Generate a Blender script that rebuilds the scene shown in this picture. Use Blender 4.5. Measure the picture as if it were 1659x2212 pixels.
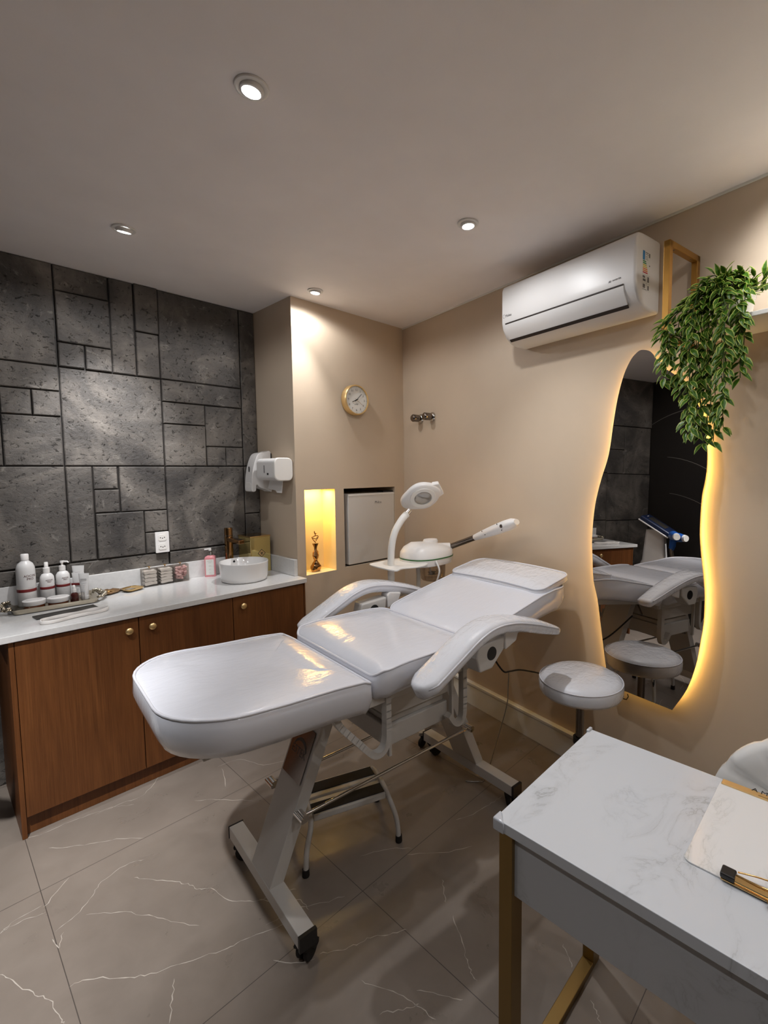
import bpy, bmesh, math, random
from mathutils import Vector, Matrix
from math import sin, cos, pi, radians, sqrt, atan2
SC = bpy.context.scene
COL = SC.collection
for o in list(SC.objects):
    bpy.data.objects.remove(o)

# ------------------------------------------------------------------ camera
H = 2.652          # ceiling height
W = 0.9585         # the clock wall runs from x=-W to 0
D = 0.4846         # the stone wall stands this far back
RA = -0.1702       # the right wall is this much off square
WD = Vector((sin(RA), -cos(RA), 0)); WN = Vector((cos(RA), sin(RA), 0))
cam_d = bpy.data.cameras.new('camera'); cam = bpy.data.objects.new('camera', cam_d); COL.objects.link(cam)
R_ = Vector((0.6794, -0.7337, -0.0070)); U_ = Vector((0.0600, 0.0460, 0.9971)); F_ = Vector((0.7313, 0.6779, -0.0753))
cam.matrix_world = Matrix(((R_.x, U_.x, -F_.x, -2.5976), (R_.y, U_.y, -F_.y, -2.6857), (R_.z, U_.z, -F_.z, 1.5739), (0, 0, 0, 1)))
cam_d.sensor_fit = 'VERTICAL'; cam_d.sensor_height = 24.0
cam_d.lens = 1028.45 / 2212 * 24.0
cam_d.shift_x = -100.0 / 2212; cam_d.shift_y = -13.0 / 2212
cam_d.clip_start = 0.02
SC.camera = cam

# ------------------------------------------------------------------ world, exposure, lamps
wd = bpy.data.worlds.new('world'); SC.world = wd; wd.use_nodes = True
wd.node_tree.nodes['Background'].inputs[0].default_value = (1.0, 0.9, 0.8, 1)
wd.node_tree.nodes['Background'].inputs[1].default_value = 0.0
SC.view_settings.view_transform = 'Standard'
try: SC.view_settings.look = 'None'
except Exception: pass
SC.view_settings.exposure = 0.56
SC.view_settings.gamma = 1.0
SC.view_settings.use_curve_mapping = False
SC.cycles.use_denoising = True
SC.cycles.max_bounces = 10
SC.cycles.diffuse_bounces = 6
SC.cycles.glossy_bounces = 5
SC.cycles.transmission_bounces = 8
SC.cycles.transparent_max_bounces = 10
SC.cycles.sample_clamp_indirect = 6.0
SC.cycles.caustics_reflective = False
SC.cycles.caustics_refractive = False
BEAM_POWER = 34.0      # narrow beam of each downlight
SPILL_POWER = 9.0      # its wide, weak spill
LAMP_COLOR = (0.975, 0.98, 1.0)
# the ceiling's grid of downlights: (x, y, aim point, beam factor, beam angle, spill factor)
DOWNLIGHTS = [(-1.889, -1.355, (-2.35, -0.75, 0), .20, 80, .72), (-1.902, -0.199, (-1.84, 0.49, 1.62), 2.5, 54, .95), (-0.885, -1.335, (-0.58, -1.70, 0), .75, 96, .80), (-0.900, -0.183, (-0.99, 0.0, 1.4), .70, 66, .85),
              (-2.89, -0.20, (-2.80, 0.2, 0), .10, 70, .25), (-2.89, -1.35, (-2.56, -0.46, 0), 6.0, 54, .75), (-0.885, -2.49, (-0.36, -2.60, 2.2), .60, 86, .22), (-1.889, -2.49, (-2.3, -2.6, 0), .4, 80, .60),
              (-0.885, -3.65, (-0.6, -3.7, 0), .5, 80, 1.2), (-1.889, -3.65, (-1.9, -3.9, 0), .5, 80, 1.2), (-2.89, -2.49, (-3.0, -2.7, 0), .3, 80, 1.0)]

# ------------------------------------------------------------------ material helpers
def mat(name, color=(.8, .8, .8), rough=.5, metal=0., spec=.5, coat=0., coat_rough=.05, trans=0., ior=1.45, emis=None, estr=0., alpha=1.):
    m = bpy.data.materials.new(name); m.use_nodes = True
    b = m.node_tree.nodes['Principled BSDF']; i = b.inputs
    i['Base Color'].default_value = (*color, 1); i['Roughness'].default_value = rough; i['Metallic'].default_value = metal
    i['Specular IOR Level'].default_value = spec; i['Coat Weight'].default_value = coat; i['Coat Roughness'].default_value = coat_rough
    i['Transmission Weight'].default_value = trans; i['IOR'].default_value = ior; i['Alpha'].default_value = alpha
    if emis: i['Emission Color'].default_value = (*emis, 1); i['Emission Strength'].default_value = estr
    return m
def nodes(m): return m.node_tree.nodes, m.node_tree.links, m.node_tree.nodes['Principled BSDF']
def coords(m, scale=(1, 1, 1), kind='Object'):
    N, L, b = nodes(m); tc = N.new('ShaderNodeTexCoord'); mp = N.new('ShaderNodeMapping'); mp.inputs['Scale'].default_value = scale
    L.new(tc.outputs[kind], mp.inputs['Vector']); return mp.outputs['Vector']
def noise(m, vec, scale, detail=4, rough=.55, dist=0.):
    N, L, b = nodes(m); n = N.new('ShaderNodeTexNoise'); L.new(vec, n.inputs['Vector'])
    n.inputs['Scale'].default_value = scale; n.inputs['Detail'].default_value = detail; n.inputs['Roughness'].default_value = rough; n.inputs['Distortion'].default_value = dist
    return n
def ramp(m, fac, stops):
    N, L, b = nodes(m); r = N.new('ShaderNodeValToRGB'); L.new(fac, r.inputs['Fac'])
    e = r.color_ramp.elements
    while len(e) < len(stops): e.new(0.5)
    for k, (p, c) in enumerate(stops): e[k].position = p; e[k].color = (*c, 1)
    return r.outputs['Color']
def mixc(m, fac, a, b_, mode='MIX'):
    N, L, b = nodes(m); x = N.new('ShaderNodeMixRGB'); x.blend_type = mode
    for s, v in ((0, fac), (1, a), (2, b_)):
        if hasattr(v, 'is_linked') or hasattr(v, 'links'): L.new(v, x.inputs[s])
        else: x.inputs[s].default_value = v if s == 0 else (*v, 1)
    return x.outputs[0]
def math_(m, op, a, b_=0., c=0.):
    N, L, b = nodes(m); x = N.new('ShaderNodeMath'); x.operation = op
    for s, v in ((0, a), (1, b_), (2, c)):
        if hasattr(v, 'links'): L.new(v, x.inputs[s])
        else: x.inputs[s].default_value = v
    return x.outputs[0]
def bump(m, height, strength=.3, dist=.01):
    N, L, b = nodes(m); x = N.new('ShaderNodeBump'); x.inputs['Strength'].default_value = strength; x.inputs['Distance'].default_value = dist
    L.new(height, x.inputs['Height']); L.new(x.outputs['Normal'], b.inputs['Normal']); return x
def setc(m, sock, name='Base Color'): m.node_tree.links.new(sock, m.node_tree.nodes['Principled BSDF'].inputs[name])

# ------------------------------------------------------------------ materials
M = {}
def paint(name, c, rough=.55):
    m = mat(name, c, rough, spec=.35); v = coords(m)
    n = noise(m, v, 3.0, 3); setc(m, ramp(m, n.outputs['Fac'], [(.3, tuple(x * .97 for x in c)), (.7, tuple(min(1, x * 1.03) for x in c))]))
    n2 = noise(m, v, 220, 2); bump(m, n2.outputs['Fac'], .06, .002); return m
M['wall'] = paint('beige_wall_paint', (.575, .465, .35), .42)
M['ceil'] = paint('ceiling_paint', (.92, .87, .845), .6)
M['shelfwhite'] = mat('white_lacquer', (.8, .78, .72), .35)
def stone():
    m = mat('dark_stone', (.1, .1, .1), .5, spec=.5); v = coords(m); vs = coords(m, (1.0, 1.0, 1.25))
    n1 = noise(m, v, 2.4, 7, .6, 1.4); n2 = noise(m, vs, 10, 9, .72, 1.2); n3 = noise(m, v, 1.9, 2); n4 = noise(m, vs, 44, 6, .75, .5)
    c1 = ramp(m, n1.outputs['Fac'], [(.28, (.042, .038, .036)), (.46, (.085, .076, .068)), (.58, (.15, .133, .116)), (.72, (.25, .225, .195))])
    fl_ = ramp(m, n2.outputs['Fac'], [(.58, (0, 0, 0)), (.64, (.07, .065, .058)), (.78, (.24, .225, .20))]); c = mixc(m, 1., c1, fl_, 'ADD')
    area = ramp(m, n3.outputs['Fac'], [(.42, (0, 0, 0)), (.60, (1, 1, 1))])
    pit = ramp(m, n4.outputs['Fac'], [(.35, (.16, .15, .14)), (.41, (1, 1, 1))]); c = mixc(m, mixc(m, .75, area, (1, 1, 1)), c, mixc(m, 1., c, pit, 'MULTIPLY')); setc(m, c)
    h = mixc(m, .45, n2.outputs['Fac'], n4.outputs['Fac']); h = mixc(m, .35, h, pit); bump(m, h, .75, .016)
    setc(m, ramp(m, n1.outputs['Fac'], [(.4, (.42, .42, .42)), (.6, (.62, .62, .62))]), 'Roughness'); return m
M['stone'] = stone()
def wood():
    m = mat('walnut_veneer', (.2, .08, .03), .42, spec=.4); v = coords(m, (7, 7, .55))
    n = noise(m, v, 2.2, 6, .6, 1.2); n2 = noise(m, coords(m, (60, 60, 1.2)), 3, 5, .7, .4)
    c = ramp(m, n.outputs['Fac'], [(.3, (.088, .028, .007)), (.5, (.142, .047, .012)), (.7, (.20, .074, .020))])
    c = mixc(m, .45, c, ramp(m, n2.outputs['Fac'], [(.35, (.075, .027, .008)), (.65, (.185, .070, .022))])); setc(m, c); return m
M['wood'] = wood()
M['wooddark'] = mat('dark_wood_edge', (.035, .012, .005), .6)
def quartz():
    m = mat('white_quartz', (.72, .71, .69), .09, spec=.5); v = coords(m)
    n = noise(m, v, 60, 3); setc(m, ramp(m, n.outputs['Fac'], [(.35, (.66, .655, .645)), (.6, (.70, .695, .685))])); return m
M['quartz'] = quartz()
def marble(name, base=(.80, .81, .82), vein=(.40, .41, .42), rough=.22, sc=1.0, seed=0.):
    m = mat(name, base, rough, spec=.5); N, L, b = nodes(m)
    tc = N.new('ShaderNodeTexCoord'); mp = N.new('ShaderNodeMapping'); L.new(tc.outputs['Object'], mp.inputs['Vector']); mp.inputs['Location'].default_value = (seed, seed * .7, 0); mp.inputs['Rotation'].default_value = (0, 0, .6)
    mp.inputs['Scale'].default_value = (1.0, 2.4, 1.6)
    v = mp.outputs['Vector']
    n = noise(m, v, 3.2 * sc, 8, .62, 2.2)
    d = math_(m, 'ABSOLUTE', math_(m, 'SUBTRACT', n.outputs['Fac'], .5))
    thin = ramp(m, d, [(0., (1, 1, 1)), (.016, (.0, .0, .0))]); cloud = ramp(m, d, [(0., (.55, .55, .55)), (.10, (0, 0, 0))])
    n2 = noise(m, v, 1.7 * sc, 3, .5, .4); mask = ramp(m, n2.outputs['Fac'], [(.50, (0, 0, 0)), (.66, (1, 1, 1))])
    f = mixc(m, 1., mixc(m, 1., thin, cloud, 'ADD'), mask, 'MULTIPLY')
    f2 = math_(m, 'MULTIPLY', f, .75); setc(m, mixc(m, f2, base, vein)); return m
M['marble'] = marble('white_marble_laminate', (.58, .60, .63), (.36, .37, .38), .30)
M['marble2'] = marble('white_marble_board', (.76, .75, .74), (.52, .52, .50), .12, 1.6, 3.1)
def floor_mat():
    m = mat('grey_marble_tile', (.2, .17, .15), .32, spec=.5); N, L, b = nodes(m); v = coords(m)
    n = noise(m, v, 1.1, 5, .55, .8); n2 = noise(m, v, 6, 5, .6, .4)
    c = ramp(m, n.outputs['Fac'], [(.32, (.198, .162, .134)), (.68, (.285, .238, .198))])
    c = mixc(m, .3, c, ramp(m, n2.outputs['Fac'], [(.3, (.16, .134, .110)), (.7, (.27, .228, .192))]))
    # grout: tiles .82 x .90 m
    sp = N.new('ShaderNodeSeparateXYZ'); L.new(v, sp.inputs[0])
    def line(s, off, per):
        t = math_(m, 'DIVIDE', math_(m, 'SUBTRACT', s, off), per)
        fr = math_(m, 'ABSOLUTE', math_(m, 'SUBTRACT', math_(m, 'FRACT', math_(m, 'ADD', t, 100.5)), .5))
        return math_(m, 'LESS_THAN', math_(m, 'MULTIPLY', fr, per), .0013)
    g = math_(m, 'MAXIMUM', line(sp.outputs['X'], -2.37, .82), line(sp.outputs['Y'], -.455, .90))
    c = mixc(m, g, c, (.085, .07, .06)); setc(m, c)
    setc(m, ramp(m, n2.outputs['Fac'], [(.3, (.26, .26, .26)), (.7, (.38, .38, .38))]), 'Roughness')
    return m
M['floor'] = floor_mat()
M['vein'] = mat('tile_vein', (.50, .445, .385), .35)
def vinyl(name, c, bs=.35, rough=.22, crinkle=0.):
    # smooth upholstery; the loose clear film over it is the coat, with its own wrinkles
    m = mat(name, c, rough, spec=.4, coat=1., coat_rough=.05); N, L, b = nodes(m); v = coords(m)
    n = noise(m, v, 3.2, 4, .6, 2.2); n2 = noise(m, coords(m, (3, 9, 3)), 3, 4, .6, 1.5)
    h = mixc(m, .5, n.outputs['Fac'], n2.outputs['Fac'])
    if crinkle: h = mixc(m, crinkle, h, noise(m, v, 30, 2, .5, .6).outputs['Fac']); b.inputs['Coat Roughness'].default_value = .03
    x = N.new('ShaderNodeBump'); x.inputs['Strength'].default_value = bs; x.inputs['Distance'].default_value = .03
    L.new(h, x.inputs['Height']); L.new(x.outputs['Normal'], b.inputs['Coat Normal']); return m
M['vinyl'] = vinyl('white_upholstery_under_clear_film', (.67, .68, .73), .12, .42)
M['film'] = vinyl('white_upholstery_wrinkled_film', (.68, .69, .73), .55, .40, .45)
M['piping'] = mat('white_piping', (.66, .66, .70), .3, coat=.4)
M['bedmetal'] = mat('white_powder_coat', (.56, .54, .51), .38)
M['chrome'] = mat('chrome', (.62, .60, .57), .12, 1.)
M['darkchrome'] = mat('dark_chrome', (.22, .19, .17), .14, 1.)
M['gold'] = mat('polished_gold', (.78, .52, .22), .16, 1.)
M['brass'] = mat('brushed_brass', (.42, .22, .05), .34, .85)
M['deskbrass'] = mat('dull_desk_brass', (.27, .175, .060), .36, .85)
M['brasslight'] = mat('brushed_gold_plate', (.86, .62, .30), .33, .85)
M['bronze'] = mat('bronze_faucet', (.38, .22, .10), .15, 1.)
M['black'] = mat('black_plastic', (.012, .011, .011), .4)
M['rubber'] = mat('black_rubber', (.012, .010, .009), .75)
M['plastic'] = mat('white_plastic', (.76, .74, .72), .36)
M['plasticw'] = mat('cream_plastic', (.78, .76, .72), .35)
M['white'] = mat('white_ceramic', (.82, .81, .80), .12, coat=.3)
M['mirror'] = mat('mirror_glass', (.60, .58, .56), .0, 1.)
M['led'] = mat('warm_led_strip', (1, .8, .4), .5, emis=(1.0, .62, .17), estr=22.)
M['lens'] = mat('downlight_lens', (1, 1, 1), .5, emis=(.93, .97, 1.0), estr=14.)
def thin(name, tint, refl=.10, rough=.03):
    m = bpy.data.materials.new(name); m.use_nodes = True; N, L = m.node_tree.nodes, m.node_tree.links; N.clear()
    o = N.new('ShaderNodeOutputMaterial'); t = N.new('ShaderNodeBsdfTransparent'); t.inputs[0].default_value = (*tint, 1); g = N.new('ShaderNodeBsdfGlossy'); g.inputs['Roughness'].default_value = rough
    lw = N.new('ShaderNodeLayerWeight'); lw.inputs['Blend'].default_value = .35; mp = N.new('ShaderNodeMapRange'); mp.inputs['To Min'].default_value = refl * .3; mp.inputs['To Max'].default_value = min(1, refl * 3.5)
    L.new(lw.outputs['Fresnel'], mp.inputs['Value']); x = N.new('ShaderNodeMixShader'); L.new(mp.outputs[0], x.inputs[0]); L.new(t.outputs[0], x.inputs[1]); L.new(g.outputs[0], x.inputs[2]); L.new(x.outputs[0], o.inputs[0]); return m
M['glass'] = thin('clear_acrylic', (.93, .91, .89)); M['cupglass'] = thin('smoked_cup', (.72, .66, .60), .16)
M['cotton'] = mat('cotton', (.82, .80, .77), .9)
M['pinkcotton'] = mat('pink_cotton', (.80, .52, .52), .9)
M['pinksoap'] = mat('pink_liquid', (.66, .25, .27), .08, spec=.6, coat=.5)
M['amber'] = mat('amber_cream', (.22, .06, .02), .2, coat=.5)
M['amberglass'] = mat('dark_amber_glass', (.05, .008, .006), .06, coat=.6)
M['bottle'] = mat('white_bottle_plastic', (.70, .69, .68), .33)
M['red'] = mat('dark_red_label', (.16, .014, .014), .5)
M['ink'] = mat('label_ink', (.10, .03, .03), .6)
M['grey'] = mat('grey_ink', (.16, .15, .15), .6)
M['fridge'] = mat('fridge_enamel', (.66, .63, .59), .33)
M['gapshade'] = mat('painted_gap_shade', (.03, .02, .015), .7)  # near-black colour painted in place of the shade inside gaps
M['greenled'] = mat('green_stripe', (.02, .13, .02), .4)
M['silver'] = mat('antique_silver', (.52, .46, .36), .25, 1.)
M['steel'] = mat('steel', (.45, .43, .40), .25, 1.)
M['leaf'] = mat('green_leaf', (.048, .125, .008), .40, spec=.4)
M['leafedge'] = mat('pale_leaf_edge', (.40, .47, .09), .45)
M['stem'] = mat('vine_stem', (.045, .09, .015), .6)
M['darkwall'] = mat('black_wallpaper', (.018, .015, .013), .5)
M['arc'] = mat('pale_wallpaper_line', (.22, .21, .19), .5)
M['blue'] = mat('blue_plastic', (.02, .10, .38), .3)
M['navy'] = mat('navy_plastic', (.01, .02, .06), .35)
M['screen'] = mat('dark_screen', (.05, .045, .04), .2)
M['yellowacryl'] = mat('gold_mirror_acrylic', (.80, .64, .26), .08, .85)
M['towel'] = mat('white_towel', (.72, .69, .66), .95)
M['textile'] = mat('black_sequin_cloth', (.016, .015, .014), .35)
M['velvet'] = mat('white_leather_chair', (.70, .70, .69), .45)
M['labelblue'] = mat('label_blue', (.03, .22, .48), .5)
M['labelwhite'] = mat('label_white', (.75, .74, .70), .5)
M['lab_g'] = mat('label_green', (.04, .25, .06), .5); M['lab_y'] = mat('label_yellow', (.75, .55, .04), .5)
M['lab_o'] = mat('label_orange', (.75, .22, .03), .5); M['lab_r'] = mat('label_red', (.55, .03, .03), .5)
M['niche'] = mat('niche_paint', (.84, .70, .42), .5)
M['magglass'] = mat('magnifier_glass', (.35, .33, .30), .05, .3, coat=.5)

# ------------------------------------------------------------------ mesh helpers
def V(*a): return Vector(a)
class MB:
    def __init__(s): s.bm = bmesh.new(); s.slots = []
    def _m(s, material):
        if material is None: return 0
        if material not in s.slots: s.slots.append(material)
        return s.slots.index(material)
    def faces(s, vs, fs, mi=0):
        bv = [s.bm.verts.new(v) for v in vs]
        for f in fs:
            try: s.bm.faces.new([bv[i] for i in f]).material_index = mi
            except ValueError: pass
        return bv
    def box(s, x0, y0, z0, x1, y1, z1, mi=0, mtx=None):
        vs = [V(x, y, z) for z in (z0, z1) for y in (y0, y1) for x in (x0, x1)]
        if mtx: vs = [mtx @ v for v in vs]
        s.faces(vs, [(0, 2, 3, 1), (4, 5, 7, 6), (0, 1, 5, 4), (2, 6, 7, 3), (0, 4, 6, 2), (1, 3, 7, 5)], mi); return s
    def bar(s, a, b, w, h, up=(0, 0, 1), mi=0):
        a, b = Vector(a), Vector(b); d = (b - a).normalized(); u = Vector(up); x = d.cross(u).normalized(); u = x.cross(d)
        vs = [p + x * sx * w / 2 + u * sy * h / 2 for p in (a, b) for sx, sy in ((-1, -1), (1, -1), (1, 1), (-1, 1))]
        s.faces(vs, [(3, 2, 1, 0), (4, 5, 6, 7), (0, 1, 5, 4), (1, 2, 6, 5), (2, 3, 7, 6), (3, 0, 4, 7)], mi); return s
    def tube(s, pts, r, n=12, mi=0, cap=True, closed=False):
        pts = [Vector(p) for p in pts]; m = len(pts); rs = r if isinstance(r, (list, tuple)) else [r] * m
        rings = []; ref = None
        for k, p in enumerate(pts):
            if closed: d = (pts[(k + 1) % m] - pts[k - 1]).normalized()
            else: d = (pts[min(k + 1, m - 1)] - pts[max(k - 1, 0)]).normalized()
            if ref is None: ref = d.orthogonal().normalized()
            x = (ref - d * ref.dot(d)); x = x.normalized() if x.length > 1e-6 else d.orthogonal().normalized(); y = d.cross(x); ref = x
            rings.append([s.bm.verts.new(p + x * cos(2 * pi * i / n) * rs[k] + y * sin(2 * pi * i / n) * rs[k]) for i in range(n)])
        for k in range(m if closed else m - 1):
            A, B = rings[k], rings[(k + 1) % m]
            for i in range(n):
                s.bm.faces.new((A[i], A[(i + 1) % n], B[(i + 1) % n], B[i])).material_index = mi
        if cap and not closed:
            s.bm.faces.new(rings[0][::-1]).material_index = mi; s.bm.faces.new(rings[-1]).material_index = mi
        return s
    def lathe(s, prof, c=(0, 0, 0), n=32, mi=0, mtx=None, ell=(1, 1), cap=True):
        # prof: (radius, z) pairs or (radius, z, mi)
        c = Vector(c); rings = []
        for p in prof:
            r, z = p[0], p[1]
            vs = [V(r * ell[0] * cos(2 * pi * i / n), r * ell[1] * sin(2 * pi * i / n), z) for i in range(n)] if r > 1e-6 else [V(0, 0, z)]
            if mtx: vs = [mtx @ v for v in vs]
            rings.append([s.bm.verts.new(v + c) for v in vs])
        for k in range(len(rings) - 1):
            A, B = rings[k], rings[k + 1]; q = prof[k + 1][2] if len(prof[k + 1]) > 2 else mi
            for i in range(n):
                j = (i + 1) % n
                if len(A) == 1 and len(B) == 1: continue
                f = (A[0], B[j], B[i])[::-1] if len(A) == 1 else ((A[i], A[j], B[0]) if len(B) == 1 else (A[i], A[j], B[j], B[i]))
                s.bm.faces.new(f).material_index = q
        if not cap: return s
        if len(prof) == 2 and len(rings[0]) == 1: return s
        if len(rings[0]) > 1: s.bm.faces.new(rings[0][::-1]).material_index = mi
        if len(rings[-1]) > 1: s.bm.faces.new(rings[-1]).material_index = prof[-1][2] if len(prof[-1]) > 2 else mi
        return s
    def prism(s, poly, fn, t0, t1, mi=0):
        # poly: 2d points; fn(a, b, t) -> 3d
        n = len(poly); A = [s.bm.verts.new(fn(a, b, t0)) for a, b in poly]; B = [s.bm.verts.new(fn(a, b, t1)) for a, b in poly]
        s.bm.faces.new(A[::-1]).material_index = mi; s.bm.faces.new(B).material_index = mi
        for i in range(n): s.bm.faces.new((A[i], A[(i + 1) % n], B[(i + 1) % n], B[i])).material_index = mi
        return s
    def loft(s, rings, mi=0, cap=True):
        R = [[s.bm.verts.new(v) for v in r] for r in rings]; n = len(R[0])
        for A, B in zip(R, R[1:]):
            for i in range(n): s.bm.faces.new((A[i], A[(i + 1) % n], B[(i + 1) % n], B[i])).material_index = mi
        if cap:
            s.bm.faces.new(R[0][::-1]).material_index = mi; s.bm.faces.new(R[-1]).material_index = mi
        return s
    def sphere(s, c, r, n=16, mi=0, sc=(1, 1, 1)):
        prof = [(r * sin(pi * k / n), -r * cos(pi * k / n)) for k in range(n + 1)]
        prof[0] = (0, -r); prof[-1] = (0, r)
        return s.lathe(prof, c, n * 2, mi, Matrix.Diagonal((*sc, 1)))
    def build(s, name, material, parent=None, smooth=None, bevel=0, seg=2, subsurf=0, loc=None, rot=None):
        bmesh.ops.recalc_face_normals(s.bm, faces=s.bm.faces)
        me = bpy.data.meshes.new(name); s.bm.to_mesh(me); s.bm.free()
        ms = material if isinstance(material, (list, tuple)) else [material]
        for m in ms: me.materials.append(M[m] if isinstance(m, str) else m)
        o = bpy.data.objects.new(name, me); COL.objects.link(o)
        if smooth is not None:
            for p in me.polygons: p.use_smooth = True
            if smooth < 180:
                try: me.set_sharp_from_angle(angle=radians(smooth))
                except Exception: pass
        if bevel:
            b = o.modifiers.new('bevel', 'BEVEL'); b.width = bevel; b.segments = seg; b.limit_method = 'ANGLE'; b.angle_limit = radians(40); b.harden_normals = False
        if subsurf:
            q = o.modifiers.new('subsurf', 'SUBSURF'); q.levels = subsurf; q.render_levels = subsurf
        if parent: o.parent = parent
        if loc: o.location = loc
        if rot: o.rotation_euler = rot
        return o
def tag(o, label, cat, group=None):
    o['label'] = label; o['category'] = cat
    if group: o['group'] = group
    return o
def thing(name, label, cat, loc=(0, 0, 0), rotz=0., group=None):
    o = bpy.data.objects.new(name, None); COL.objects.link(o); o.location = loc; o.rotation_euler = (0, 0, rotz); o.empty_display_size = .05
    return tag(o, label, cat, group)
def struct(o): o['kind'] = 'structure'; return o
RWROT = RA - pi / 2
def wallpt(s, z, off=0.): p = WD * s - WN * off; return V(p.x, p.y, z)
def wthing(name, label, cat, s, z, off=0., group=None):   # local x along the right wall, local y into the wall
    return thing(name, label, cat, wallpt(s, z, off), RWROT, group)
def text(name, body, size, material, parent, loc, rot, ext=.0003, align='CENTER', sx=1.):
    cu = bpy.data.curves.new(name, 'FONT'); cu.body = body; cu.size = size; cu.extrude = ext; cu.align_x = align; cu.resolution_u = 3
    t = bpy.data.objects.new(name, cu); COL.objects.link(t)
    dg = bpy.context.evaluated_depsgraph_get(); me = bpy.data.meshes.new_from_object(t.evaluated_get(dg)); bpy.data.objects.remove(t); bpy.data.curves.remove(cu)
    me.materials.clear(); me.materials.append(M[material])
    o = bpy.data.objects.new(name, me); COL.objects.link(o); o.parent = parent; o.location = loc; o.rotation_euler = rot; o.scale = (sx, 1, 1)
    return o
def arcpts(c, r, a0, a1, n, plane='xy'):
    out = []
    for k in range(n + 1):
        a = a0 + (a1 - a0) * k / n; u, v = r * cos(a), r * sin(a)
        out.append(V(c[0] + u, c[1] + v, c[2]) if plane == 'xy' else (V(c[0] + u, c[1], c[2] + v) if plane == 'xz' else V(c[0], c[1] + u, c[2] + v)))
    return out
def rrect(x0, y0, x1, y1, r, n=5):
    p = []
    for cx, cy, a in ((x1 - r, y1 - r, 0), (x0 + r, y1 - r, pi / 2), (x0 + r, y0 + r, pi), (x1 - r, y0 + r, 3 * pi / 2)):
        for k in range(n + 1): t = a + pi / 2 * k / n; p.append((cx + r * cos(t), cy + r * sin(t)))
    return p
def smoothline(pts, n=8, closed=False):
    P = [Vector(p) for p in pts]; m = len(P); out = []
    for i in range(m if closed else m - 1):
        p0, p1, p2, p3 = (P[(i - 1) % m], P[i], P[(i + 1) % m], P[(i + 2) % m]) if closed else (P[max(i - 1, 0)], P[i], P[i + 1], P[min(i + 2, m - 1)])
        for k in range(n):
            t = k / n; out.append(.5 * ((2 * p1) + (-p0 + p2) * t + (2 * p0 - 5 * p1 + 4 * p2 - p3) * t * t + (-p0 + 3 * p1 - 3 * p2 + p3) * t ** 3))
    if not closed: out.append(P[-1])
    return out

VEINS = [[ (-2.376,-0.078),(-2.308,-0.098),(-2.218,-0.095),(-2.152,-0.112),(-2.065,-0.131),(-1.985,-0.187) ],[ (-2.128,-0.129),(-2.019,-0.135),(-1.944,-0.146),(-1.862,-0.082),(-1.805,-0.006) ],[ (-2.310,-0.217),(-2.236,-0.285),(-2.157,-0.341),(-2.091,-0.383),(-2.023,-0.454) ],[ (-2.373,-0.552),(-2.300,-0.474),(-2.284,-0.466) ],[ (-2.494,-0.563),(-2.445,-0.560),(-2.375,-0.583) ],[ (-2.495,-0.572),(-2.462,-0.546),(-2.378,-0.533) ],[ (-2.364,-0.697),(-2.302,-0.678),(-2.242,-0.625),(-2.203,-0.580),(-2.120,-0.559),(-2.060,-0.583) ],[ (-2.112,-0.651),(-2.066,-0.714),(-2.010,-0.792),(-1.979,-0.846),(-1.963,-0.893),(-1.927,-0.930),(-1.905,-1.018),(-1.856,-1.080),(-1.797,-1.142),(-1.736,-1.200),(-1.728,-1.272) ],[ (-2.279,-0.703),(-2.197,-0.774),(-2.128,-0.868),(-2.081,-0.954),(-2.021,-1.042) ],[ (-2.370,-0.948),(-2.326,-0.966),(-2.246,-1.045),(-2.189,-1.093),(-2.101,-1.137),(-2.003,-1.185),(-1.950,-1.204),(-1.866,-1.236),(-1.779,-1.269) ],[ (-2.510,-0.744),(-2.489,-0.798),(-2.450,-0.888),(-2.420,-0.949),(-2.407,-1.035),(-2.401,-1.062) ],[ (-2.374,-0.723),(-2.368,-0.781),(-2.348,-0.720) ],[ (-1.164,0.180),(-1.067,0.117),(-1.027,-0.042) ],[ (-1.592,-0.189),(-1.478,-0.217),(-1.417,-0.358),(-1.290,-0.425) ],[ (-1.793,-1.432),(-1.735,-1.478),(-1.693,-1.497),(-1.646,-1.513),(-1.596,-1.551),(-1.545,-1.585) ],[ (-1.398,-1.668),(-1.427,-1.717),(-1.463,-1.771),(-1.490,-1.807),(-1.508,-1.840),(-1.514,-1.863) ],[ (-1.311,-1.542),(-1.351,-1.588),(-1.377,-1.615) ],[ (-1.452,-1.224),(-1.364,-1.267),(-1.281,-1.347) ],[ (-1.316,-1.355),(-1.215,-1.456),(-1.104,-1.527) ],[ (-1.036,-1.382),(-0.933,-1.421),(-0.837,-1.436),(-0.763,-1.446) ],[ (-1.832,-1.104),(-1.787,-1.124),(-1.713,-1.162) ],[ (-1.863,-1.214),(-1.760,-1.237),(-1.676,-1.288),(-1.607,-1.321) ],[ (-1.658,-1.744),(-1.611,-1.815),(-1.583,-1.864) ],[ (-1.907,-1.340),(-1.861,-1.402),(-1.814,-1.436) ],[ (-2.145,-1.163),(-2.170,-1.223),(-2.199,-1.283) ],[ (-1.582,-0.223),(-1.636,-0.384) ],[ (-1.755,-1.599),(-1.706,-1.692),(-1.685,-1.771),(-1.679,-1.839) ],[ (-1.781,-0.373),(-1.702,-0.446),(-1.587,-0.588) ],[ (-1.230,-2.003),(-1.257,-2.041),(-1.279,-2.060) ],[ (-1.328,-2.143),(-1.349,-2.173),(-1.368,-2.190) ],[ (-0.105,-0.811),(0.099,-0.840),(-0.150,-1.115) ],[ (-1.775,-1.708),(-1.721,-1.749),(-1.680,-1.776) ],]
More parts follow.
